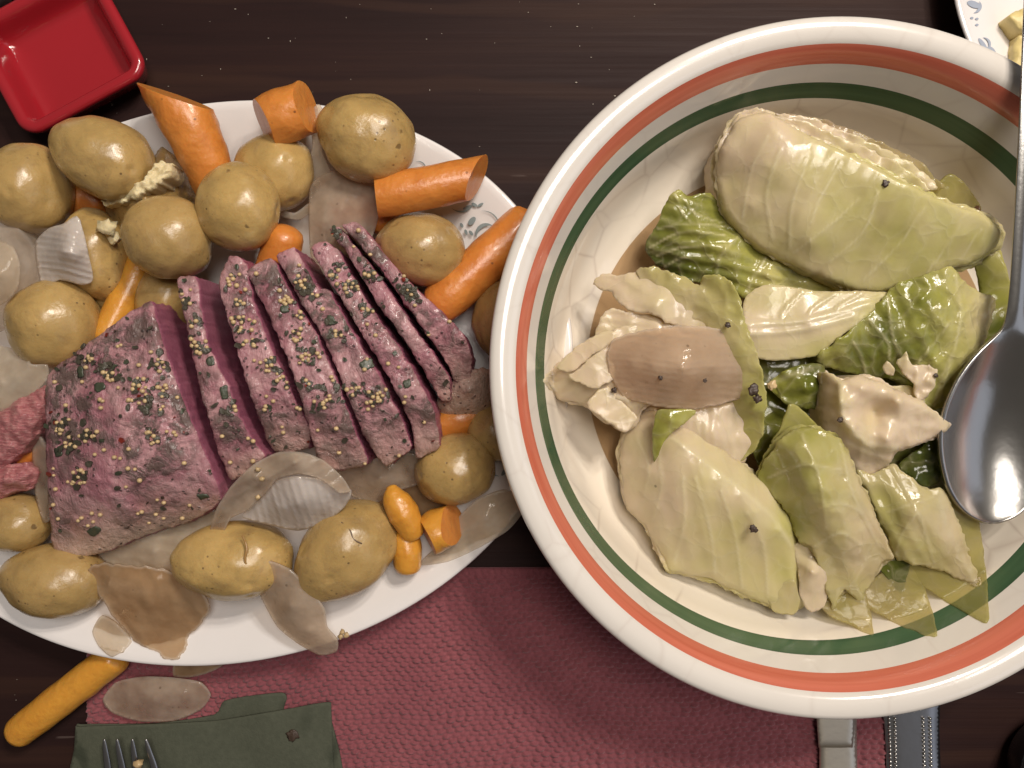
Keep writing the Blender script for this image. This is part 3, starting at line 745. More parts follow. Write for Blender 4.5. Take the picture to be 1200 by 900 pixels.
slice_([(208, 327), (214, 365), (223, 402), (233, 450), (245, 495), (260, 540), (271, 562)], [(229, 325), (236, 365), (243, 400), (256, 430), (268, 452), (281, 490), (300, 520), (310, 535), (292, 552)], 54, 58, 46,
       'corned beef slice next to the large uncut piece, wide purple cut face showing', [(215, 352, 5), (223, 377, 5), (228, 401, 4), (241, 400, 1), (234, 408, 4), (276, 481, 2)], 2, 55, [[(240, 420), (250, 416), (252, 428), (243, 430)], [(257, 452), (267, 450), (268, 468), (259, 470)]])
slice_([(256, 331), (265, 365), (275, 400), (290, 450), (304, 490), (320, 528)], [(270, 300), (288, 308), (296, 350), (312, 395), (330, 435), (346, 470), (362, 498), (360, 526)], 53, 58, 44,
       'second corned beef slice from the large uncut piece, ragged upper tip', [(273, 327, 6), (278, 357, 5), (280, 372, 6), (298, 377, 2), (280, 389, 2), (296, 398, 3), (285, 404, 2), (318, 428, 5), (325, 438, 3), (336, 448, 3), (310, 480, 2), (348, 478, 2), (305, 425, 3)], 3, 80)
slice_([(290, 318), (305, 350), (322, 385), (340, 430), (355, 475), (366, 515), (378, 550)], [(318, 302), (333, 330), (350, 360), (370, 392), (386, 427), (400, 462), (414, 500), (430, 544)], 53, 59, 42,
       'third corned beef slice from the uncut piece, thickest herb crust', [(335, 347, 8), (348, 370, 5), (350, 391, 5), (352, 396, 3), (358, 415, 4), (355, 422, 4), (372, 414, 2), (380, 407, 1), (390, 446, 3), (386, 464, 2), (380, 478, 4), (362, 450, 2), (342, 352, 4)], 4, 90, [[(327, 358), (338, 355), (340, 366), (329, 367)]])
slice_([(324, 300), (340, 330), (357, 361), (377, 393), (393, 428), (408, 466), (424, 505), (450, 545)], [(345, 290), (358, 315), (374, 338), (386, 342), (405, 375), (425, 410), (445, 442), (465, 480), (482, 522), (468, 536)], 52, 58, 42,
       'fourth corned beef slice from the uncut piece', [(352, 330, 5), (362, 333, 3), (366, 345, 2), (378, 362, 1), (393, 388, 2), (400, 393, 2), (430, 421, 1), (437, 465, 7), (445, 460, 3), (412, 455, 5), (466, 466, 1), (430, 472, 4)], 5, 80, [[(382, 368), (392, 370), (394, 380), (384, 382)], [(418, 424), (436, 418), (440, 430), (426, 436)]])
slice_([(365, 290), (380, 320), (400, 350), (420, 385), (445, 425), (467, 465), (482, 500), (487, 536)], [(382, 284), (398, 296), (418, 333), (442, 372), (464, 402), (487, 440), (508, 480), (515, 522), (502, 532)], 51, 57, 40,
       'fifth corned beef slice from the uncut piece, with a red chili flake', [(395, 325, 6), (408, 330, 5), (412, 337, 5), (437, 365, 2), (440, 393, 1), (430, 362, 3), (475, 465, 1), (497, 495, 1)], 6, 60, [[(470, 448), (480, 442), (484, 452), (474, 456)]])
slice_([(386, 269), (402, 290), (422, 322), (447, 362), (470, 392), (495, 432), (515, 466)], [(398, 266), (414, 287), (438, 316), (464, 352), (490, 391), (513, 422), (528, 446), (527, 468)], 50, 56, 42,
       'sixth corned beef slice from the uncut piece, second last in the row', [(402, 295, 1), (432, 323, 3), (390, 275, 2)], 7, 50)
slice_([(402, 264), (420, 285), (444, 312), (470, 349), (497, 387), (520, 420), (534, 447)], [(420, 261), (445, 290), (468, 318), (495, 345), (520, 368), (545, 395), (553, 420), (550, 446)], 49, 53, 40,
       'last corned beef slice of the row, beside the oval potato', [(420, 270, 1), (478, 340, 2)], 8, 60)
o, *_ = patch('corned_beef_end', [(512, 470, 34, .8), (530, 448, 38, .7), (552, 432, 40, .6), (578, 436, 34, .8), (590, 460, 28, .9), (578, 482, 26, .9), (550, 492, 26, .9), (522, 490, 28, .9)], [(550, 458, 40, .7)], [M_CRUST, M_CRUST], 2.2, skirt=10, edge=(3, 6), rough=BEEF_RO, rough_side=.6, seed=11, jag=2)
tag(o, 'brown fatty end of the brisket under the bowl rim', 'beef')
o, *_ = patch('corned_beef_shred', [(-30, 500, 40), (0, 479, 44), (28, 465, 47), (54, 452, 48), (60, 475, 46), (46, 505, 44), (26, 528, 42), (4, 548, 40), (-30, 560, 38)], [(20, 500, 48)], [M_SHRED], 2.2, skirt=18, edge=(4, 8), rough=[(2, 180), (1.2, 420)], rough_side=.6, seed=12, jag=2)
tag(o, 'long pink beef shred pulled from the uncut piece, upper of two', 'beef')
o, *_ = patch('corned_beef_shred', [(-30, 552, 36), (0, 546, 38), (30, 542, 39), (44, 556, 38), (36, 572, 36), (14, 580, 35), (-30, 592, 34)], [(5, 562, 42)], [M_SHRED], 2.2, skirt=20, edge=(4, 8), rough=[(2, 180), (1.2, 420)], rough_side=.6, seed=13, jag=2)
tag(o, 'short pink beef shred lying on the olive potato', 'beef')
o, *_ = patch('corned_beef_scrap', [(328, 508, 40, .7), (345, 497, 43, .6), (362, 503, 42, .7), (362, 524, 38, .8), (340, 530, 36, .8), (326, 524, 36, .8)], [(345, 512, 46, .6)], [M_CRUST, M_CRUST], 2.0, skirt=20, edge=(3, 5), rough=BEEF_RO, seed=14, jag=2)
tag(o, 'small brown scrap of beef fat at the foot of the second slice', 'beef')

# ------------------------------------------------------------------ onions on and beside the platter
OG = 'cooked onion petals'
def onion(out, ctrl, m, label, **kw):
    kw.setdefault('thick', 1.1); kw.setdefault('rough', [(2.0, 52), (.35, 180)]); kw.setdefault('clamp', plat_z)
    o, *r = patch('onion_petal', out, ctrl, [m], kw.pop('step', 2.6), **kw); tag(o, label, 'onion', OG); return o
onion([(-30, 262, 40), (0, 260, 44), (22, 268, 46), (40, 290, 46), (48, 315, 44), (42, 345, 42), (22, 372, 40), (0, 384, 38), (-30, 388, 36)], [(5, 320, 54), (30, 320, 50), (-10, 300, 52)], M_ON, 'large grey onion wedge between round potatoes at the platter end', stripes=(70, 15, .5), skirt=28, thick=None, edge=(4, 8), seed=1)
onion([(-30, 285, 52), (0, 282, 55), (16, 290, 56), (24, 312, 56), (20, 340, 54), (0, 358, 52), (-30, 360, 50)], [(-5, 320, 60)], M_ONW, 'inner layer lying on the large grey onion wedge', edge=(2, 6), seed=2)
onion([(42, 283, 46), (56, 268, 50), (74, 262, 54), (90, 253, 54), (98, 272, 54), (104, 298, 52), (109, 328, 46), (96, 334, 46), (70, 328, 46), (50, 337, 42), (43, 310, 44)], [(75, 295, 60), (90, 300, 57), (80, 275, 58)], M_ONL, 'ridged lilac onion petal on top of a split potato', stripes=(12, 7, .5), seed=3)
onion([(-30, 400, 34), (0, 405, 38), (28, 408, 42), (42, 378, 50), (46, 392, 50), (34, 425, 48), (55, 428, 46), (55, 445, 44), (30, 470, 42), (8, 488, 40), (-30, 496, 36)], [(20, 440, 48), (0, 450, 46)], M_ONW, 'translucent white onion petal against the golden round potato', seed=4, stripes=(-60, 16, .3))
onion([(362, 225, 30), (372, 208, 32), (392, 200, 34), (420, 204, 34), (440, 215, 32), (446, 240, 30), (440, 268, 28), (425, 300, 28), (385, 310, 28), (364, 300, 28)], [(400, 245, 40), (380, 260, 38)], M_ON, 'broad pinkish onion petal standing between the largest potato and the slices', stripes=(95, 17, .3), seed=5)
onion([(362, 135, 34), (374, 122, 36), (384, 150, 36), (378, 178, 34), (388, 205, 30), (372, 220, 28), (358, 205, 30), (366, 170, 34)], [], M_ONW, 'narrow onion sliver between the carrot stub and the largest potato', seed=6)
onion([(325, 244, 26), (345, 250, 26), (362, 238, 28), (366, 246, 27), (352, 258, 24), (330, 254, 24)], [], M_ONW, 'curved onion edge under the smaller potato', seed=7)
onion([(244, 650, 30), (246, 620, 38), (254, 595, 44), (272, 568, 50), (296, 545, 56), (325, 530, 58), (355, 530, 58), (380, 540, 56), (402, 560, 53), (411, 576, 50), (398, 578, 52), (375, 562, 55), (350, 556, 56), (325, 562, 55), (310, 580, 52), (290, 598, 47), (270, 608, 42), (262, 626, 38), (258, 648, 31)], [(300, 560, 60), (345, 542, 63)], M_ON, 'large curled onion petal arching over the long potato', stripes=(-30, 12, .4), seed=8, thick=1.5)
onion([(284, 606, 40), (302, 585, 46), (316, 566, 51), (345, 558, 55), (380, 562, 53), (411, 576, 49), (404, 594, 44), (382, 612, 38), (350, 622, 36), (318, 616, 38)], [(350, 590, 53), (330, 595, 50), (380, 590, 49)], M_ONL, 'pale inner cup of the curled onion petal', stripes=(80, 9, .4), seed=9)
onion([(300, 664, 38), (315, 658, 42), (340, 668, 43), (362, 690, 42), (380, 712, 38), (384, 735, 34), (396, 752, 30), (394, 764, 27), (375, 768, 26), (350, 755, 28), (325, 735, 30), (308, 705, 34), (298, 680, 36)], [(340, 710, 44), (362, 740, 38)], M_ON, 'pointed onion petal hanging over the platter edge toward the placemat', stripes=(52, 22, .3), seed=10)
onion([(104, 668, 34), (120, 660, 36), (160, 664, 36), (205, 670, 34), (232, 690, 30), (246, 708, 26), (236, 730, 22), (222, 745, 20), (215, 765, 19), (202, 774, 20), (180, 762, 20), (158, 752, 22), (135, 725, 25), (115, 695, 30)], [(170, 710, 32), (200, 720, 27), (150, 685, 37)], M_ONB, 'browned crumpled onion petal beside the smooth oval potato', rough=[(1.8, 60), (.5, 180)], ridge=[(1.6, 55)], stripes=(60, 22, .5), seed=11, jag=2.2)
onion([(108, 740, 20), (118, 722, 22), (135, 730, 22), (154, 752, 20), (132, 770, 19), (116, 758, 19)], [], M_ONW, 'small pale onion tip peeking from under the browned petal', seed=12)
onion([(112, 652, 22), (150, 636, 26), (200, 618, 28), (245, 598, 28), (262, 600, 26), (240, 625, 26), (212, 650, 26), (205, 672, 24), (170, 670, 24), (140, 664, 22)], [(180, 648, 31)], M_ONW, 'white onion petal squeezed under the uncut beef', stripes=(12, 14, .3), seed=13)
onion([(490, 662, 18), (512, 640, 22), (538, 605, 24), (560, 585, 26), (590, 574, 26), (612, 582, 25), (613, 600, 24), (595, 622, 23), (565, 640, 21), (525, 658, 19)], [(570, 608, 29), (530, 635, 25)], M_ONW, 'long tan onion petal reaching off the platter toward the bowl', stripes=(-38, 20, .3), seed=14)
onion([(395, 548, 24), (430, 540, 26), (465, 530, 26), (490, 535, 26), (495, 565, 22), (468, 575, 22), (440, 590, 22), (410, 580, 22)], [(445, 560, 30)], M_ON, 'flat grey onion petal under the feet of the slices', stripes=(-10, 15, .3), seed=15)
onion([(38, 520, 32), (46, 512, 36), (56, 530, 38), (60, 570, 38), (58, 608, 36), (50, 612, 30), (42, 585, 28), (38, 550, 30)], [], M_ON, 'thin onion sliver pressed against the short side of the uncut beef', seed=16)
onion([(140, 330, 18), (170, 300, 18), (205, 315, 18), (215, 360, 18), (185, 385, 18), (150, 375, 18)], [], M_ONW, 'onion petal under the carrot stick beside the beef', seed=17)
onion([(440, 590, 12), (470, 545, 16), (500, 555, 16), (540, 580, 14), (520, 610, 12), (480, 610, 12)], [], M_ONB, 'brown onion petal under the snapped carrot', seed=18)
tz = lambda x, y: .0032
onion([(120, 820, 5), (135, 800, 6), (165, 793, 7), (205, 794, 7), (235, 800, 6), (247, 815, 5), (235, 832, 5), (205, 845, 5), (165, 846, 5), (132, 836, 5)], [(180, 820, 11), (150, 815, 9), (215, 818, 9)], M_ON, 'oval onion petal fallen onto the placemat and green napkin', clamp=tz, stripes=(2, 16, .2), seed=19)
onion([(203, 792, 5), (205, 775, 6), (230, 768, 7), (268, 770, 7), (258, 782, 6), (240, 790, 5), (220, 794, 5)], [], M_ONB, 'olive onion scrap on the placemat under the platter edge', clamp=tz, seed=20)
for i, (x, y, z) in enumerate(((302, 550, 58.5), (307, 561, 59.5), (302, 583, 51))):
    tag(crumb('mustard_seed', x, y, z / 1000, 3.0, [M_SEED], None, 1 + i, .9), 'loose mustard seed stuck to the large curled onion petal', 'seed', 'seeds on the curled onion')
for i, (x, y) in enumerate(((401, 741), (406, 744), (399, 746))):
    tag(crumb('mustard_seed', x, y, .0235, 3.0, [M_SEED], None, 5 + i, .9), 'loose mustard seed on the platter edge beside the hanging onion petal', 'seed', 'seeds on the platter edge')
# ------------------------------------------------------------------ cabbage
KG = 'boiled cabbage leaves'
def cab(out, ctrl, label, m=None, name='cabbage_leaf', cat='cabbage', **kw):
    kw.setdefault('clamp', bowl_z); kw.setdefault('thick', None if kw.get('skirt') is not None else 1.2)
    kw.setdefault('rough', [(1.8, 60), (.8, 150)]); kw.setdefault('jag', .9)
    lay = kw.pop('layers', 0)
    o, *r = patch(name, out, ctrl, [m or M_CAB], kw.pop('step', 2.8), **kw); tag(o, label, cat, KG)
    A_ = np.array([(list(p) + [0, 0])[:4] for p in out], float); cx, cy = A_[:, 0].mean(), A_[:, 1].mean()
    for k in range(lay):
        g = 1.0 + .022 * (k + 1); sd = kw.get('seed', 0) * 10 + k
        pts = [(cx + (x - cx) * g + 5 * noise.noise(Vector((x * .02, y * .02, sd))), cy + (y - cy) * g + 5 * noise.noise(Vector((x * .02, y * .02, sd + 7))), max(z_ - 3.5 * (k + 1), 14), min(1, g_ + .10 * noise.noise(Vector((sd, x * .01, 0))) + .02 * k)) for x, y, z_, g_ in A_]
        c2 = [(p[0], p[1], p[2] - 6 * (k + 1)) + tuple(p[3:]) for p in ctrl]
        patch('leaf_layer', pts, c2, [m or M_CAB], 3.0, parent=o, clamp=kw.get('clamp'), thick=1.0, jag=2.6, rough=[(1.5, 60), (.4, 200)], seed=sd, frill=(1.2, 8))
    return o, r
cab([(870, 400, 30, .8), (960, 400, 32, .8), (1050, 400, 34, .8), (1110, 470, 34, .85), (1120, 570, 32, .8), (1060, 650, 32, .7), (960, 640, 34, .7), (895, 560, 34, .7), (870, 480, 32, .7)], [(990, 500, 38, .8)], 'dark soft cabbage leaf at the bottom of the heap', seed=1, veins=[[(880, 430), (990, 500), (1100, 580)]])
A = [(841, 205, 46, .10), (846, 172, 54, .05), (866, 140, 57, .02), (895, 131, 60, .02), (920, 142, 63, .05), (938, 154, 64, .12), (1000, 182, 70, .26), (1060, 213, 71, .28), (1110, 237, 69, .28), (1150, 250, 65, .24), (1172, 270, 60, .22), (1166, 290, 56, .25), (1142, 306, 53, .28), (1110, 317, 51, .32), (1062, 338, 48, .30), (1010, 341, 47, .26), (960, 323, 47, .22), (910, 301, 46, .18), (877, 281, 46, .14), (851, 248, 46, .12)]
cab(A, [(900, 195, 63, .12), (960, 225, 64.5, .24), (1020, 258, 64.5, .32), (1080, 275, 63, .34), (1130, 275, 62, .28), (880, 240, 55, .12), (950, 285, 57, .22), (1040, 308, 56.5, .32), (925, 165, 66, .06), (905, 150, 64, .03)], 'large smooth cabbage wedge, pale green and veined, biggest piece in the bowl', M_CABS, 'cabbage_wedge',
    skirt=22, edge=(1.0, 2.5), veinh=.4, veinw=1.5, rough=[(2.0, 45), (.3, 150)], stripes=(118, 34, .7), seed=2, layers=2, jag=1.2,
    veins=[([(1007, 233), (975, 262), (931, 296)], 1.3), ([(1083, 243), (1055, 285), (1010, 330)], 1.4), [(1029, 225), (1012, 271), (972, 308)], ([(915, 173), (898, 227), (905, 280)], 1.6), [(950, 180), (928, 240), (925, 290)], [(985, 190), (960, 235), (950, 262)], ([(1125, 262), (1105, 295), (1085, 322)], 1.3), ([(1150, 268), (1138, 285), (1125, 305)], 1.2), [(900, 160), (880, 200), (870, 255)]])
for k, (dx, dy, z) in enumerate(((10, -4, 60), (22, -7, 56), (36, -6, 50))):
    cab([(900 + dx * .4, 140 + dy, z, .02), (930 + dx, 146 + dy, z + 2, .04), (985 + dx, 168 + dy, z + 4, .1), (1040 + dx, 194 + dy, z + 4, .15), (1085 + dx * .6, 226 + dy, z + 3, .2), (1060 + dx * .5, 224 + dy * .3, z, .2), (1000 + dx * .5, 190, z, .1), (940 + dx * .4, 158, z, .05)], [],
        ['outermost pale layer on the cut side of the large cabbage wedge', 'middle pale layer on the cut side of the large cabbage wedge', 'glassy inner layer behind the cut side of the large cabbage wedge'][k], [M_CABS, M_CABS, M_CABT][k], seed=30 + k, jag=2.2, rough=[(1.2, 200)], step=2.2)
cab([(756, 292, 32, .85), (768, 264, 36, .8), (780, 240, 40, .65), (791, 223, 44, .5), (812, 229, 42, .6), (832, 228, 40, .65), (850, 245, 38, .7), (885, 288, 38, .6), (935, 318, 37, .5), (1003, 346, 35, .45), (980, 356, 34, .4), (930, 352, 36, .35), (900, 352, 36, .4), (872, 350, 38, .5), (850, 335, 36, .7), (815, 332, 33, .9), (775, 315, 31, .98)], [(815, 270, 45, .66), (850, 290, 46, .5), (900, 322, 43, .36), (800, 300, 40, .8)],
    'bright green crinkled leaf under the large cabbage wedge', M_CABW, seed=3, veinw=1.3, veinh=.8, rough=[(2.5, 60), (.3, 260)], ridge=[(1.2, 60)], stripes=(14, 15, 1.7), jag=2.2,
    veins=[[(791, 226), (800, 250), (812, 262)], [(770, 268), (810, 262), (870, 268)], [(762, 290), (800, 272), (850, 275)], [(770, 300), (800, 290), (850, 288)], ([(870, 272), (845, 300), (838, 330)], 2.0), [(800, 228), (815, 250), (850, 262)], [(900, 300), (880, 330), (876, 350)], [(780, 312), (800, 302), (835, 300)]])
cab([(871, 355, 42, .12), (886, 338, 43, .16), (905, 333, 44, .18), (960, 341, 46, .14), (1043, 343, 49, .16), (1015, 371, 51, .3), (978, 400, 49, .34), (955, 417, 46, .3), (905, 423, 44, .16), (876, 413, 43, .12)], [(880, 385, 47, .0), (950, 380, 50, .02), (1000, 368, 51, .12), (920, 352, 46, .2)],
    'white ribbed stem end of the blistered green leaf', M_CABS, seed=4, veinw=2.5, veinh=.9, rough=[(.8, 90)],
    veins=[([(872, 380), (940, 376), (1020, 356)], 4), ([(872, 392), (940, 386), (1000, 370)], 4), ([(940, 342), (920, 362), (915, 372)], 1.2), ([(980, 343), (955, 360), (948, 370)], 1.2), ([(1010, 344), (985, 358), (975, 366)], 1.2)])
cab([(1042, 342, 50, .55), (1052, 330, 52, .6), (1062, 328, 53, .6), (1090, 319, 56, .5), (1112, 312, 58, .35), (1122, 320, 58, .3), (1140, 338, 55, .28), (1166, 350, 50, .25), (1160, 385, 48, .3), (1146, 420, 47, .35), (1130, 452, 46, .36), (1116, 472, 44, .4), (1092, 484, 42, .45), (1050, 448, 42, .7), (1000, 438, 41, .75), (960, 428, 41, .72), (958, 415, 45, .55), (985, 397, 50, .6), (1015, 370, 52, .6)], [(1080, 350, 59, .6), (1040, 400, 50, .82), (1095, 425, 52, .52), (1120, 370, 57, .4), (1060, 430, 46, .7), (1000, 420, 46, .8), (1140, 380, 52, .28)],
    'olive green blistered cabbage leaf beside the spoon', M_CABW, seed=5, veinw=1.6, veinh=.7, rough=[(2.2, 55), (.5, 300)], ridge=[(1.3, 55), (.55, 170)], stripes=(68, 24, 1.0), jag=2.2,
    veins=[([(1120, 322), (1125, 380), (1100, 470)], 2), [(1040, 345), (1048, 400), (1070, 440)], [(1000, 400), (1010, 420), (1015, 436)], [(1112, 380), (1080, 420), (1060, 440)], [(1122, 400), (1105, 440), (1095, 476)], [(1015, 372), (1040, 400), (1042, 420)]])
cab([(1140, 300, 44, .45), (1168, 288, 48, .40), (1178, 310, 48, .42), (1186, 340, 46, .5), (1182, 372, 43, .7), (1166, 405, 40, .85), (1142, 410, 38, .8), (1148, 340, 42, .55)], [], 'olive leaf edge between the large wedge and the spoon handle', seed=6)
cab([(1085, 228, 48, .3), (1100, 214, 50, .35), (1114, 203, 52, .4), (1130, 214, 52, .38), (1150, 242, 49, .3), (1146, 250, 48, .3), (1120, 246, 48, .3)], [], 'small glassy leaf scrap with a brown stem behind the large wedge', M_CABT, seed=7)
o = sweep('leaf_stem', [(1085, 222, 52, 1.6), (1098, 232, 54, 2.2), (1120, 241, 54, 1.8), (1138, 246, 54, 2.4), (1145, 246, 54, 5.5)], [simple('brown_stem', (.13, .065, .03), .3)], seg=10, sub=5); tag(o, 'brown stalk with a round tip on the glassy leaf scrap', 'stalk')
# left wedge
cab([(640, 446, 34, .0), (652, 430, 36), (672, 414, 39), (690, 399, 43), (716, 388, 47), (760, 388, 49), (785, 420, 50), (770, 465, 48), (752, 480, 47), (744, 494, 45), (733, 506, 41), (716, 497, 40), (700, 487, 39), (684, 474, 38), (655, 466, 36)], [(700, 430, 48, .02), (735, 460, 52), (680, 450, 44), (720, 480, 46)], 'cream cabbage core with a torn end touching the green band', M_CABS, 'cabbage_core', skirt=20, edge=(1.5, 4), rough=[(1.8, 70), (.4, 260)], ridge=[(1.0, 55)], stripes=(-28, 17, 1.1), jag=2.4, seed=8, layers=1, veins=[([(700, 405), (690, 430), (705, 460), (735, 470)], 4)], veinh=1.2)
for k, (pts, zz) in enumerate((([(652, 432), (672, 408), (702, 392), (742, 380), (788, 386), (780, 394), (738, 394), (706, 408), (672, 434)], 49), ([(668, 440), (700, 414), (724, 404), (720, 440), (700, 456), (682, 450)], 51), ([(688, 472), (712, 452), (724, 466), (746, 488), (735, 506), (714, 496)], 49))):
    cab([(x, y, zz - max(0, 690 - x) * .16, .03) for x, y in pts], [], ['long pale strip along the top of the cream cabbage core', 'broad pale flake in the middle of the cream cabbage core', 'torn pale flake at the lower end of the cream cabbage core'][k], M_CABS, seed=40 + k, jag=2.0, step=2.2, rough=[(1.2, 60), (.2, 220)], ridge=[(.7, 50)])
cab([(694, 404, 44, .02), (704, 372, 45), (716, 362, 46), (740, 366, 49), (790, 372, 52), (850, 388, 54), (850, 402, 54), (790, 396, 52), (745, 392, 50), (716, 398, 46)], [(770, 384, 54)], 'thin flesh-toned leaf layer on top of the cream cabbage core', M_CABS, seed=9, jag=2.2, ridge=[(.8, 60)], stripes=(8, 12, .5))
cab([(694, 334, 38, .03), (704, 322, 42, .05), (725, 322, 44, .05), (748, 318, 47, .06), (792, 342, 52, .06), (830, 366, 55, .08), (856, 398, 55, .1), (810, 388, 55, .03), (770, 372, 53, .02), (735, 362, 49, .02), (722, 352, 45, .02), (714, 342, 42, .02)], [(770, 350, 54, .02)], 'flesh-toned curled cabbage layer above the cream core', M_CABS, seed=10, jag=2.2, ridge=[(1.0, 60)], stripes=(25, 18, .4))
onion([(714, 402, 54), (748, 388, 57), (800, 381, 59), (845, 386, 59), (868, 408, 57), (880, 448, 53), (866, 468, 51), (815, 480, 51), (770, 476, 51), (732, 466, 50), (714, 438, 52)], [(800, 432, 68), (835, 430, 65), (765, 430, 64), (740, 425, 60), (860, 435, 59)], M_ONC, 'wide striped tan onion petal over the cream cabbage core', clamp=bowl_z, stripes=(3, 7.5, .30, .12), seed=21, thick=1.6, rough=[(1.2, 50), (.25, 160)], jag=1.2)
cab([(775, 496, 44, .05), (800, 482, 47), (840, 476, 48), (876, 470, 48), (888, 500, 46), (872, 542, 44), (850, 538, 46), (815, 522, 46), (790, 510, 44)], [(835, 505, 50)], 'fibrous cream core below the striped onion petal', M_CABS, 'cabbage_core', skirt=25, seed=11, rough=[(1.5, 150)], stripes=(85, 11, .4), jag=1.5)
cab([(746, 320, 47, .15), (756, 312, 50, .2), (782, 317, 54, .26), (802, 324, 56, .3), (820, 334, 57, .3), (824, 324, 61, .34), (840, 322, 63, .36), (856, 330, 64, .36), (866, 348, 64, .36), (874, 378, 63, .38), (886, 410, 61, .36), (894, 440, 58, .36), (899, 470, 55, .4), (895, 500, 51, .38), (886, 526, 47, .4), (868, 540, 43, .4), (858, 530, 42, .42), (862, 500, 43, .34), (845, 470, 44, .3), (820, 430, 46, .2), (790, 395, 49, .12), (765, 362, 50, .1)], [(845, 352, 61, .3), (872, 410, 62, .3), (800, 340, 57, .24), (882, 480, 54, .34)],
    'frilly pale green leaf edge curling round the striped onion petal', seed=12, frill=(2.4, 8), jag=2.6, step=2.2, rough=[(1.4, 90), (.3, 300)], ridge=[(.9, 80)])
# lower wedge
cab([(727, 535, 33, .06), (735, 508, 37, .04), (752, 486, 42, .04), (768, 482, 46, .08), (786, 505, 50, .12), (802, 499, 47, .10), (832, 517, 47, .12), (862, 538, 47, .14), (892, 560, 46, .16), (924, 590, 44, .24), (932, 630, 45, .32), (937, 690, 42, .28), (933, 706, 38, .28), (905, 709, 38, .22), (860, 692, 38, .26), (832, 678, 38, .22), (808, 674, 37, .18), (784, 668, 37, .22), (778, 654, 36, .1), (757, 617, 34, .06), (735, 592, 33, .05)], [(800, 580, 52, .14), (850, 612, 51.5, .22), (892, 650, 47, .28), (765, 555, 47, .05), (830, 650, 44, .2), (780, 620, 42, .1), (800, 522, 55.5, .10), (822, 541, 57, .12), (845, 560, 57.5, .14), (868, 580, 57, .16), (890, 600, 55.5, .2), (912, 622, 52.5, .24)],
    'pale veined cabbage wedge leaning on the bowl wall above the placemat', M_CABS, 'cabbage_wedge', skirt=18, edge=(1.5, 4), veinw=1.5, veinh=.5, seed=13, rough=[(2.4, 45), (.35, 160)], stripes=(78, 30, .8), layers=2, jag=1.3,
    veins=[([(790, 515), (845, 556), (900, 600), (928, 640)], 3.0), [(800, 560), (802, 610), (790, 660)], [(815, 560), (832, 620), (838, 672)], [(845, 575), (862, 630), (870, 690)], [(875, 600), (895, 640), (900, 700)], [(770, 520), (775, 570), (765, 610)], [(745, 510), (760, 545), (755, 580)]])
cab([(767, 542, 48, .7), (764, 515, 50, .6), (770, 482, 53, .6), (790, 479, 55, .6), (815, 481, 55, .5), (806, 494, 55, .42), (788, 506, 54, .5), (776, 522, 52, .55)], [(785, 492, 57, .55)], 'glossy yellow-green leaf lip folded under the striped onion petal', M_CABW, seed=14, step=2.2, rough=[(1, 200)])
# centre
cab([(888, 562, 48, .50), (902, 532, 55, .46), (922, 506, 58, .44), (950, 500, 60, .42), (985, 514, 60, .32), (1000, 545, 59, .22), (1016, 580, 58, .16), (1030, 614, 54, .14), (1048, 652, 46, .1), (1036, 660, 45, .12), (1022, 682, 42, .2), (1008, 706, 40, .26), (990, 690, 43, .22), (976, 716, 38, .28), (966, 682, 44, .28), (952, 642, 50, .24), (936, 636, 48, .4), (924, 602, 49, .46)], [(938, 522, 64, .42), (950, 545, 67, .40), (963, 572, 67, .32), (976, 600, 65, .24), (990, 628, 60, .18), (1002, 650, 54, .14), (925, 560, 56, .48), (945, 610, 53, .36), (985, 560, 60, .24), (1010, 610, 55, .14), (985, 675, 47, .22)],
    'folded shiny cabbage leaf in the centre, green turning white', M_CAB, seed=15, veinw=1.6, veinh=.6, rough=[(2.2, 60), (.4, 200)], ridge=[(1.6, 42)], stripes=(62, 26, 1.2), jag=2.0, layers=1,
    veins=[[(900, 560), (940, 545), (985, 550)], [(940, 510), (960, 560), (968, 620)], [(950, 600), (985, 590), (1010, 600)], [(955, 640), (985, 625), (1012, 640)], [(985, 520), (1000, 580), (1030, 640)]])
cab([(904, 520, 48, .5), (914, 505, 51, .5), (925, 474, 54, .5), (940, 480, 54, .46), (955, 496, 53, .42), (970, 514, 51, .36), (965, 522, 49, .4), (930, 522, 49, .45)], [], 'small triangular green leaf tip above the folded centre leaf', seed=16)
cab([(900, 450, 40, .45), (916, 436, 43, .6), (938, 427, 45, .8), (965, 429, 44, .85), (970, 475, 42, .85), (945, 480, 43, .8), (925, 476, 42, .7), (908, 462, 40, .5)], [(945, 455, 49, .8)], 'dark wet leaf fold beside the white crumpled leaf', M_CABW, seed=17, rough=[(1.6, 260)], veins=[[(902, 450), (925, 440), (950, 432)]])
cab([(962, 475, 49, .0), (964, 450, 53), (969, 436, 56, .02), (986, 446, 60), (1010, 440, 60), (1030, 446, 61), (1048, 456, 61), (1080, 470, 61), (1113, 499, 56, .02), (1092, 515, 55), (1056, 528, 54), (1046, 536, 54), (1036, 549, 50), (1018, 558, 47, .05), (990, 541, 49, .05), (968, 516, 49)], [(985, 470, 64), (1000, 500, 64), (1040, 515, 63), (1025, 482, 54, .06), (1060, 495, 58), (1010, 455, 66), (1050, 470, 66), (995, 530, 54)],
    'crumpled white cabbage heart leaf resting against the spoon', M_CABS, 'cabbage_leaf', skirt=36, edge=(1.2, 3), rough=[(1.2, 80), (.2, 260)], ridge=[(1.6, 48), (.8, 110)], stripes=(20, 24, .9), jag=2.0, seed=18, layers=1, veinh=1.6, veins=[([(984, 450), (988, 490), (1015, 520), (1050, 526)], 5)])
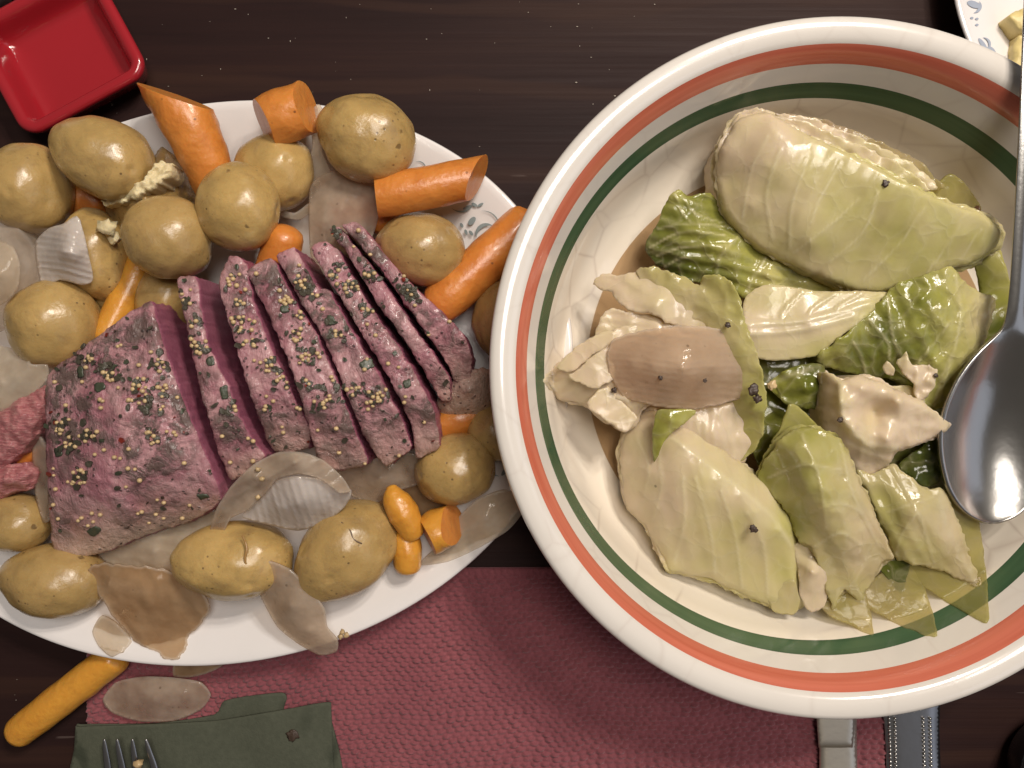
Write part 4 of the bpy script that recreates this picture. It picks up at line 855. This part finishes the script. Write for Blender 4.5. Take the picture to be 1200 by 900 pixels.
cab([(1050, 424, 52, .0), (1062, 414, 55), (1072, 428, 55), (1098, 432, 55), (1096, 446, 54), (1088, 463, 52), (1074, 469, 51), (1072, 452, 53), (1058, 438, 53)], [], 'small torn white scrap above the crumpled white leaf', M_CABS, seed=19, jag=2.5, step=2.0, rough=[(1.5, 300)])
cab([(1034, 430, 50, .05), (1040, 424, 52), (1048, 432, 52), (1047, 440, 50), (1038, 438, 50)], [], 'tiny white crumb of cabbage above the crumpled white leaf', M_CABS, seed=20, step=2.0)
cab([(1040, 455, 47, .1), (1066, 452, 48, .2), (1084, 466, 48, .1), (1078, 478, 47, .05), (1060, 472, 47, .05)], [], 'thin beige leaf strip behind the crumpled white leaf', M_CABS, seed=23, step=2.0)
# right lower sheets
cab([(1085, 575, 48, .34), (1125, 580, 48, .34), (1144, 600, 46, .32), (1152, 640, 44, .34), (1158, 700, 44, .36), (1156, 729, 46, .4), (1122, 712, 44, .38), (1085, 690, 42, .36), (1050, 668, 40, .36), (1040, 640, 42, .36)], [], 'see-through yellow-green leaf reaching over the green band below the spoon', M_CABT, seed=21, rough=[(.8, 60)])
cab([(1008, 692, 38, .22), (1040, 668, 40, .25), (1068, 662, 41, .28), (1084, 690, 42, .28), (1098, 744, 47, .3), (1060, 734, 44, .24), (1020, 714, 40, .2)], [], 'see-through pale leaf point touching the green band', M_CABT, seed=22, rough=[(.8, 60)])
cab([(960, 706, 38, .22), (985, 698, 39, .22), (1012, 690, 39, .22), (1024, 742, 44, .26), (1000, 734, 42, .24), (972, 722, 39, .22)], [], 'small see-through leaf corner below the folded centre leaf', M_CABT, seed=24, rough=[(.8, 60)])
cab([(1000, 545, 46, .3), (1020, 556, 48, .22), (1046, 545, 51, .16), (1066, 560, 53, .2), (1086, 572, 53, .2), (1106, 576, 53, .18), (1122, 608, 51, .2), (1136, 650, 47, .16), (1146, 682, 44, .12), (1128, 680, 43, .15), (1100, 668, 43, .24), (1052, 656, 43, .32), (1038, 626, 45, .36), (1018, 582, 46, .36)], [(1070, 600, 57, .25), (1105, 630, 54, .2), (1060, 640, 50, .28)],
    'soft olive-white leaf spread below the crumpled white leaf', M_CAB, seed=25, rough=[(1.6, 60), (.3, 200)], ridge=[(1.3, 42)], stripes=(60, 24, .9), jag=2.2, layers=1, veinw=1.6, veinh=.5, veins=[[(1046, 548), (1075, 600), (1095, 660)], ([(1100, 578), (1115, 630), (1140, 678)], 5), [(1040, 600), (1070, 590), (1100, 580)], [(1075, 600), (1055, 630), (1050, 652)]])
cab([(1052, 545, 42, .95), (1075, 528, 45, .95), (1102, 508, 48, .95), (1108, 540, 47, .95), (1100, 565, 46, .98), (1082, 572, 45, .95), (1068, 560, 44, .95)], [], 'very dark green leaf between the crumpled white leaf and the spoon bowl', M_CABW, seed=26, rough=[(1.5, 250)])
cab([(1092, 482, 46, .9), (1108, 478, 48, .9), (1116, 492, 48, .95), (1108, 506, 46, .95), (1096, 496, 46, .9)], [], 'dark leaf sliver at the edge of the spoon bowl', M_CABW, seed=27, step=2.2)
cab([(1030, 662, 40, .8), (1048, 655, 42, .8), (1068, 656, 42, .85), (1062, 678, 41, .9), (1057, 696, 40, .95), (1044, 684, 40, .85)], [], 'pointed dark green leaf tip below the olive-white leaf', seed=28, step=2.2)
cab([(930, 640, 44, .1), (948, 632, 46, .12), (964, 650, 45, .06), (970, 688, 42, .03), (966, 710, 40, .0), (950, 718, 38, .0), (938, 700, 40, .0), (934, 665, 42, .06)], [(952, 670, 50, .03)], 'wrinkled pinkish leaf tip squeezed between two wedges', M_CABS, seed=29, rough=[(1.4, 120), (.3, 300)], ridge=[(.8, 70)], step=2.2)
cab([(900, 690, 40, .2), (930, 680, 42, .2), (938, 705, 40, .2), (930, 720, 38, .2), (905, 716, 37, .2)], [], 'small pale leaf flap at the foot of the lower wedge', M_CAB, seed=33, step=2.2)
# pepper bits in the bowl
def bit(px, py, z, r, m, label, cat, seed):
    o_ = crumb(cat.replace(' ', '_'), px, py, z / 1000, r, [m], None, seed, .45, 3); tag(o_, label, cat, 'loose spice bits'); return o_
for i, (x, y, z, r, lb) in enumerate(((884, 457, 62, 6, 'largest dark spice bit on the frilly leaf edge'), (888, 467, 61, 4.5, 'second dark spice bit touching the largest one on the frilly leaf'), (1038, 215, 71, 4, 'brown spice fleck on the upper edge of the large wedge'),
        (853, 381, 64, 3, 'small dark fleck on the frilly leaf above the onion petal'), (720, 457, 52, 3, 'brown fleck on the cream cabbage core'), (883, 620, 57, 4, 'dark fleck in the middle of the lower wedge'), (985, 492, 68, 3, 'dark fleck on the ridge of the crumpled white leaf'),
        (978, 535, 60, 3, 'dark fleck at the lower edge of the crumpled white leaf'), (1097, 440, 56, 2.4, 'dark fleck on the small torn white scrap'), (774, 443, 64, 2.6, 'dark fleck on the striped onion petal near the core'), (826, 446, 67, 2.2, 'tiny fleck on the crest of the striped onion petal'))):
    bit(x, y, z - 1, r, M_PEP, lb, 'spice', i * 1.7)
bit(905, 452, 56, 5, M_SEED, 'pale mustard seed in the wet gap beside the frilly leaf edge', 'seed', 3)

# ------------------------------------------------------------------ serving spoon
sp = root('serving_spoon', P(1172, 520, .05))
def spoon():
    # centreline stations: (cx, cy, z mm, half width px, dish depth mm)
    st = [(1164, 612, 51, 3, 0), (1164, 610, 51, 14, .6), (1165, 604, 51.2, 28, 2), (1166, 592, 51.6, 42, 4), (1167, 570, 52.5, 56, 7), (1169, 540, 54, 65, 9.5), (1171, 510, 55.5, 69, 10.5), (1174, 480, 57, 66, 10), (1177, 450, 58.6, 56, 8), (1180, 430, 59.8, 46, 5.5), (1183, 412, 61, 34, 3), (1186, 398, 62, 22, 1), (1189, 385, 63, 13, -.6), (1191, 365, 64.5, 11, -1.2), (1194, 330, 67, 10, -1), (1198, 270, 71, 10, -.8), (1203, 190, 76, 10.5, -.8), (1208, 110, 80.5, 12, -.8), (1214, 20, 84, 14, -.8), (1220, -70, 86, 16, -.8), (1224, -140, 86, 16, -.6), (1226, -160, 86, 10, -.2)]
    nu = 24; vs, fs = [], []
    dense = []
    for a_, b_ in zip(st, st[1:]):
        for j in range(6): dense.append([a_[i] + (b_[i] - a_[i]) * j / 6 for i in range(5)])
    dense.append(list(st[-1])); D = np.array(dense)
    for _ in range(6): D[1:-1] = (D[:-2] + 2 * D[1:-1] + D[2:]) / 4
    for cx, cy, z, hw, dep in D:
        for u in range(nu + 1):
            t = u / nu * 2 - 1; zz = z - dep * (1 - t * t)
            vs.append(P(cx, cy, z / 1000) + Vector((t * hw * (CAMH - z / 1000) / FPX, 0, (zz - z) / 1000)))
    for i in range(len(D) - 1):
        for u in range(nu): a_ = i * (nu + 1) + u; fs.append((a_, a_ + 1, a_ + nu + 2, a_ + nu + 1))
    o = mesh('spoon_body', [v_ - sp.location for v_ in vs], fs, [M_STEEL], sp)
    m = o.modifiers.new('thickness', 'SOLIDIFY'); m.thickness = .0016; m.offset = -1
spoon()
tag(sp, 'stainless steel serving spoon resting in the cabbage bowl', 'spoon')

# ------------------------------------------------------------------ napkin, fork, handles
nz = lambda x, y: .003
nap = root('napkin', P(240, 860, .003))
for nm, pts, z in (('under_layer', [(88, 856), (100, 849), (180, 848), (250, 838), (262, 822), (290, 816), (330, 812), (336, 818), (334, 836), (385, 834), (396, 960), (200, 980), (92, 960)], 3.4), ('top_fold', [(89, 860), (92, 852), (150, 850), (250, 845), (320, 834), (384, 823), (388, 832), (391, 900), (395, 990), (90, 990)], 6.0)):
    o_, *_ = patch(nm, [(x, y, z) for x, y in pts], [(200, 890, z + 1.4), (330, 880, z + .8), (260, 930, z + 1.0)], [M_NAP], 3.2, rough=[(2.0, 26), (.7, 80), (.12, 300)], thick=.7, clamp=nz, seed=3)
    o_.parent = nap; o_.matrix_parent_inverse = Matrix.Translation(-nap.location)
tag(nap, 'folded dark green paper napkin on the placemat corner', 'napkin')
o = crumb('herb_leaf', 343, 862, .0078, 7, [M_PEP], None, 4, .15, 3); tag(o, 'black flake of herb on the green napkin', 'herb')
fork = root('fork', P(150, 920, .008))
for k in range(4):
    x0, x1 = (118, 138, 155, 172)[k], (128, 143, 158, 180)[k]
    pass
for k in range(4):
    tx, bx_ = (122, 137, 155, 171)[k], (127, 144, 160, 182)[k]
    o_ = sweep('tine', [(tx, 867, 12.5, 1.6), (tx + (bx_ - tx) * .35, 880, 12, 3.4), (bx_, 905, 10.5, 4.6), (bx_, 940, 8.6, 5.0)], [M_STEELB], seg=12, sub=5, lump=0, flat=.6)
    o_.parent = fork; o_.matrix_parent_inverse = Matrix.Translation(-fork.location)
o_, *_ = patch('handle', [(120, 935, 9), (188, 935, 9), (190, 970, 8.6), (170, 1000, 8.5), (162, 1060, 9), (162, 1200, 12), (144, 1200, 12), (146, 1060, 9), (138, 1000, 8.5), (118, 970, 8.6)], [], [M_STEELB], 4, thick=1.8)
o_.parent = fork; o_.matrix_parent_inverse = Matrix.Translation(-fork.location)
tag(fork, 'steel fork lying tines up on the green napkin', 'fork')
o = crumb('mustard_seed', 162, 895, .0135, 5, [M_SEED], None, 2, .9); tag(o, 'single mustard seed caught on the fork tines', 'seed')

def bar(name, pts, z, mats, parent, edge=(1.6, 4), thick=2.0):
    o_, *_ = patch(name, [(x, y, z) for x, y in pts], [], mats, 3, edge=edge, thick=thick); o_.parent = parent; o_.matrix_parent_inverse = Matrix.Translation(-parent.location); return o_
kn = root('knife', P(980, 870, .004))
bar('handle', [(958, 800), (1003, 800), (1004, 860), (1006, 1100), (962, 1100), (960, 860)], 6.5, [M_KNIFE], kn)
bar('collar', [(959, 820), (1000, 820), (1000, 872), (996, 876), (963, 876), (959, 872)], 7.4, [M_KNIFE], kn, (.8, 3), .8)
tag(kn, 'plain flat knife handle lying on the placemat under the bowl', 'knife')
sn = root('table_spoon', P(1068, 870, .004))
bar('handle', [(1034, 800), (1098, 800), (1101, 860), (1104, 960), (1106, 1100), (1044, 1100), (1041, 960), (1037, 860)], 4.5, [M_STEELB], sn, (1.5, 6))
vs, fs = [], []
for (x0, x1) in ((1042, 1048), (1049, 1053), (1082, 1087), (1090, 1095)):
    for i in range(46):
        y = 842 + i * 4.6; x = x0 + (x1 - x0) * (y - 842) / 200; c0 = P(x, y, .0048); b0 = len(vs)
        vs += [c0 - sn.location + v_ * .0008 for v_ in ISO_V]; fs += [tuple(k + b0 for k in f_) for f_ in ISO_F]
o_ = mesh('beading', vs, fs, [M_STEEL], sn); o_['kind'] = 'stuff'
tag(sn, 'silver handle with beaded borders beside the placemat edge', 'spoon')

# ------------------------------------------------------------------ red dish, side plate, black dish
rd = root('red_dish', P(60, 70, 0))
def rdish():
    k = (CAMH - .018) / FPX; ux = Vector((.878, .478, 0)); uy = Vector((-.478, .878, 0))   # along / across in room axes
    corner = P(177, 84, .0185)     # outer corner by the potato end
    Wd, Ln = 152 * k, 168 * k
    c0 = corner - ux * Ln / 2 + uy * Wd / 2; c0.z = 0
    def ring(ins, z, r):
        pts = []; w, h = Ln / 2 - ins, Wd / 2 - ins; r = max(r - ins, .002)
        for (sx, sy, a0) in ((1, 1, 0), (-1, 1, 90), (-1, -1, 180), (1, -1, 270)):
            for i in range(9):
                a = math.radians(a0 + i * 90 / 8); pts.append(c0 + ux * (sx * (w - r) + r * math.cos(a)) + uy * (sy * (h - r) + r * math.sin(a)) + Vector((0, 0, z)))
        return pts
    prof = [(.012, .0005), (.0065, .0008), (.0045, .003), (.0012, .014), (.0000, .0165), (.0004, .0184), (.002, .0196), (.0045, .0194), (.0062, .0180), (.0072, .0145), (.0085, .0090), (.0105, .0062), (.014, .0052), (.022, .0050)]
    vs, fs = [], []
    for ins, z in prof: vs += [p - rd.location for p in ring(ins, z, .010)]
    n = 36
    for i in range(len(prof) - 1):
        for k_ in range(n): fs.append((i * n + k_, i * n + (k_ + 1) % n, (i + 1) * n + (k_ + 1) % n, (i + 1) * n + k_))
    fs.append(tuple((len(prof) - 1) * n + k_ for k_ in range(n))); fs.append(tuple(range(n))[::-1])
    o_ = mesh('dish_body', vs, fs, [M_DRED], rd)
    m = o_.modifiers.new('round', 'SUBSURF'); m.levels = m.render_levels = 1
rdish(); tag(rd, 'shallow red glazed rectangular dish on the dark table', 'dish')
pr = root('side_plate', P(1350, -45, .016))
R0 = 236 * (CAMH - .016) / FPX
lathe('plate_body', [(.001, .002), (R0 * .5, .002), (R0 * .6, .0006), (R0 * .64, .0030), (R0 * .8, .0085), (R0 - .001, .0145), (R0, .0158), (R0 - .001, .0166), (R0 - .003, .0164), (R0 * .8, .0112), (R0 * .72, .0072), (R0 * .6, .0052), (.001, .005)], [M_PLATTER], 140, pr, loc=(0, 0, -.016))
tag(pr, 'white side plate with grey-blue printed sprigs beyond the bowl', 'plate')
def pz2(px, py):
    z = .012
    for _ in range(4):
        p = P(px, py, z) - pr.location; r = math.hypot(p.x, p.y); t = r / R0
        z = .0164 - (1 - t) / .2 * .0052 if t > .8 else (.0112 - (.8 - t) / .08 * .004 if t > .72 else .006)
    return z
def blob(cx, cy, a, b, ang, n=12):
    c, s = math.cos(math.radians(ang)), math.sin(math.radians(ang))
    return [(cx + a * math.cos(t) * c - b * math.sin(t) * s, cy + a * math.cos(t) * s + b * math.sin(t) * c) for t in [i * 2 * math.pi / n for i in range(n)]]
def crescent(cx, cy, r, w, a0, a1, n=10):
    o_, i_ = [], []
    for k in range(n + 1):
        t = k / n; a = math.radians(a0 + (a1 - a0) * t); ww = w * math.sin(math.pi * min(max(t, .04), .96))
        o_.append((cx + (r + ww / 2) * math.cos(a), cy + (r + ww / 2) * math.sin(a))); i_.append((cx + (r - ww / 2) * math.cos(a), cy + (r - ww / 2) * math.sin(a)))
    return o_ + i_[::-1]
def prints(shapes, zf, m, parent, dz=.0007):
    vs, fs = [], []
    for sh in shapes:
        b0 = len(vs); vs += [P(x, y, zf(x, y) + dz) - parent.location for x, y in sh]
        fs.append(tuple(range(b0, b0 + len(sh)))[::-1])
    o_ = mesh('printed_sprig', vs, fs, [m], parent, False)
    bm = bmesh.new(); bm.from_mesh(o_.data); bmesh.ops.triangulate(bm, faces=bm.faces[:]); bmesh.ops.recalc_face_normals(bm, faces=bm.faces[:]); bm.to_mesh(o_.data); bm.free()
prints([blob(1141, 5, 8, 4, 20), crescent(1140, 6, 9, 4, -30, 80), blob(1139, 21, 2, 1.4, 0), blob(1145, 22, 2, 1.4, 0), blob(1145, 29, 2, 1.4, 0), crescent(1152, 52, 8, 3, -90, 60), blob(1162, 60, 7, 4, 50), blob(1152, 52, 9, 2.5, 55), crescent(1170, 62, 9, 3.5, 20, 170), blob(1173, 72, 5, 3, 20)], pz2, M_PRINTB, pr, .0012)
prints([blob(541, 264, 3, 1.8, 60), blob(546, 272, 3.4, 1.8, 70), blob(552, 273, 3.6, 1.8, 50), blob(553, 259, 6, 3.4, -50), crescent(571, 276, 13, 4.5, 170, 300), crescent(566, 266, 19, 1.4, -95, 20), crescent(540, 232, 16, 2.2, 20, 130), blob(548, 243, 6, 1.8, -20), blob(556, 240, 4, 2, 30), blob(590, 253, 2, 1.6, 0), crescent(490, 198, 9, 1.2, -110, 20), blob(563, 240, 4, 1.6, -30)], plat_z, M_PRINT, platter)
prints([crescent(600, 500, 12, 4, 100, 240), blob(592, 552, 7, 2.4, -50), crescent(580, 566, 9, 3, 150, 300)], plat_z, M_PRINT, platter)
ch = [([(1184, 18), (1200, 10), (1225, 8), (1230, 40), (1205, 42), (1192, 32)], 'pale yellow cheese slice at the middle of the side plate'), ([(1192, 44), (1210, 36), (1235, 50), (1235, 96), (1200, 96), (1186, 84), (1186, 74)], 'pale yellow cheese chunk on the side plate near the bowl rim')]
for i, (pts, lb) in enumerate(ch):
    o_, *_ = patch('cheese_piece', [(x, y, 20 - i * 2) for x, y in pts], [], [M_BUTTER], 3, skirt=6, edge=(1.5, 4), rough=[(1.5, 150), (.8, 400)], jag=1.5, seed=i); tag(o_, lb, 'cheese', 'cheese on the side plate')
bk = root('black_dish', P(1232, 890, 0))
R1 = 70 * (CAMH - .02) / FPX
lathe('dish_body', [(.001, .0006), (R1 * .8, .0006), (R1 * .93, .006), (R1, .018), (R1 * .995, .0205), (R1 * .95, .0215), (R1 * .9, .0195), (R1 * .84, .010), (R1 * .7, .005), (.001, .0045)], [M_BLACK], 96, bk)
tag(bk, 'glossy black round dish at the table edge near the beaded handle', 'dish')
wd = root('white_dish', P(-30, -25, 0))
lathe('dish_body', [(.001, .0006), (.022, .0006), (.026, .006), (.031, .020), (.032, .0215), (.031, .0225), (.0295, .021), (.025, .008), (.02, .0045), (.001, .004)], [M_PLATTER], 80, wd)
tag(wd, 'small white dish behind the red dish', 'dish')

# ------------------------------------------------------------------ crumbs on the table
vs, fs = [], []; rc = random.Random(9)
for i in range(64):
    x, y = (rc.uniform(110, 620), rc.uniform(0, 120)) if i < 30 else ((rc.uniform(560, 780), rc.uniform(0, 180)) if i < 44 else ((rc.uniform(0, 90), rc.uniform(790, 900)) if i < 54 else (rc.uniform(115, 140), rc.uniform(112, 140))))
    r = rc.uniform(.0001, .00032) * (1.5 if rc.random() < .12 else 1); c0 = P(x, y, r * .6); b0 = len(vs); e = rc.uniform(.6, 1.8)
    vs += [c0 + Vector((v_.x * r * e, v_.y * r / e, v_.z * r * .7)) for v_ in ISO_V]; fs += [tuple(k + b0 for k in f_) for f_ in ISO_F]
o = mesh('crumbs', vs, fs, [simple('salt_crumbs', (.38, .33, .28), .5)]); tag(o, 'tiny pale salt grains and crumbs on the dark table', 'crumbs', kind='stuff')
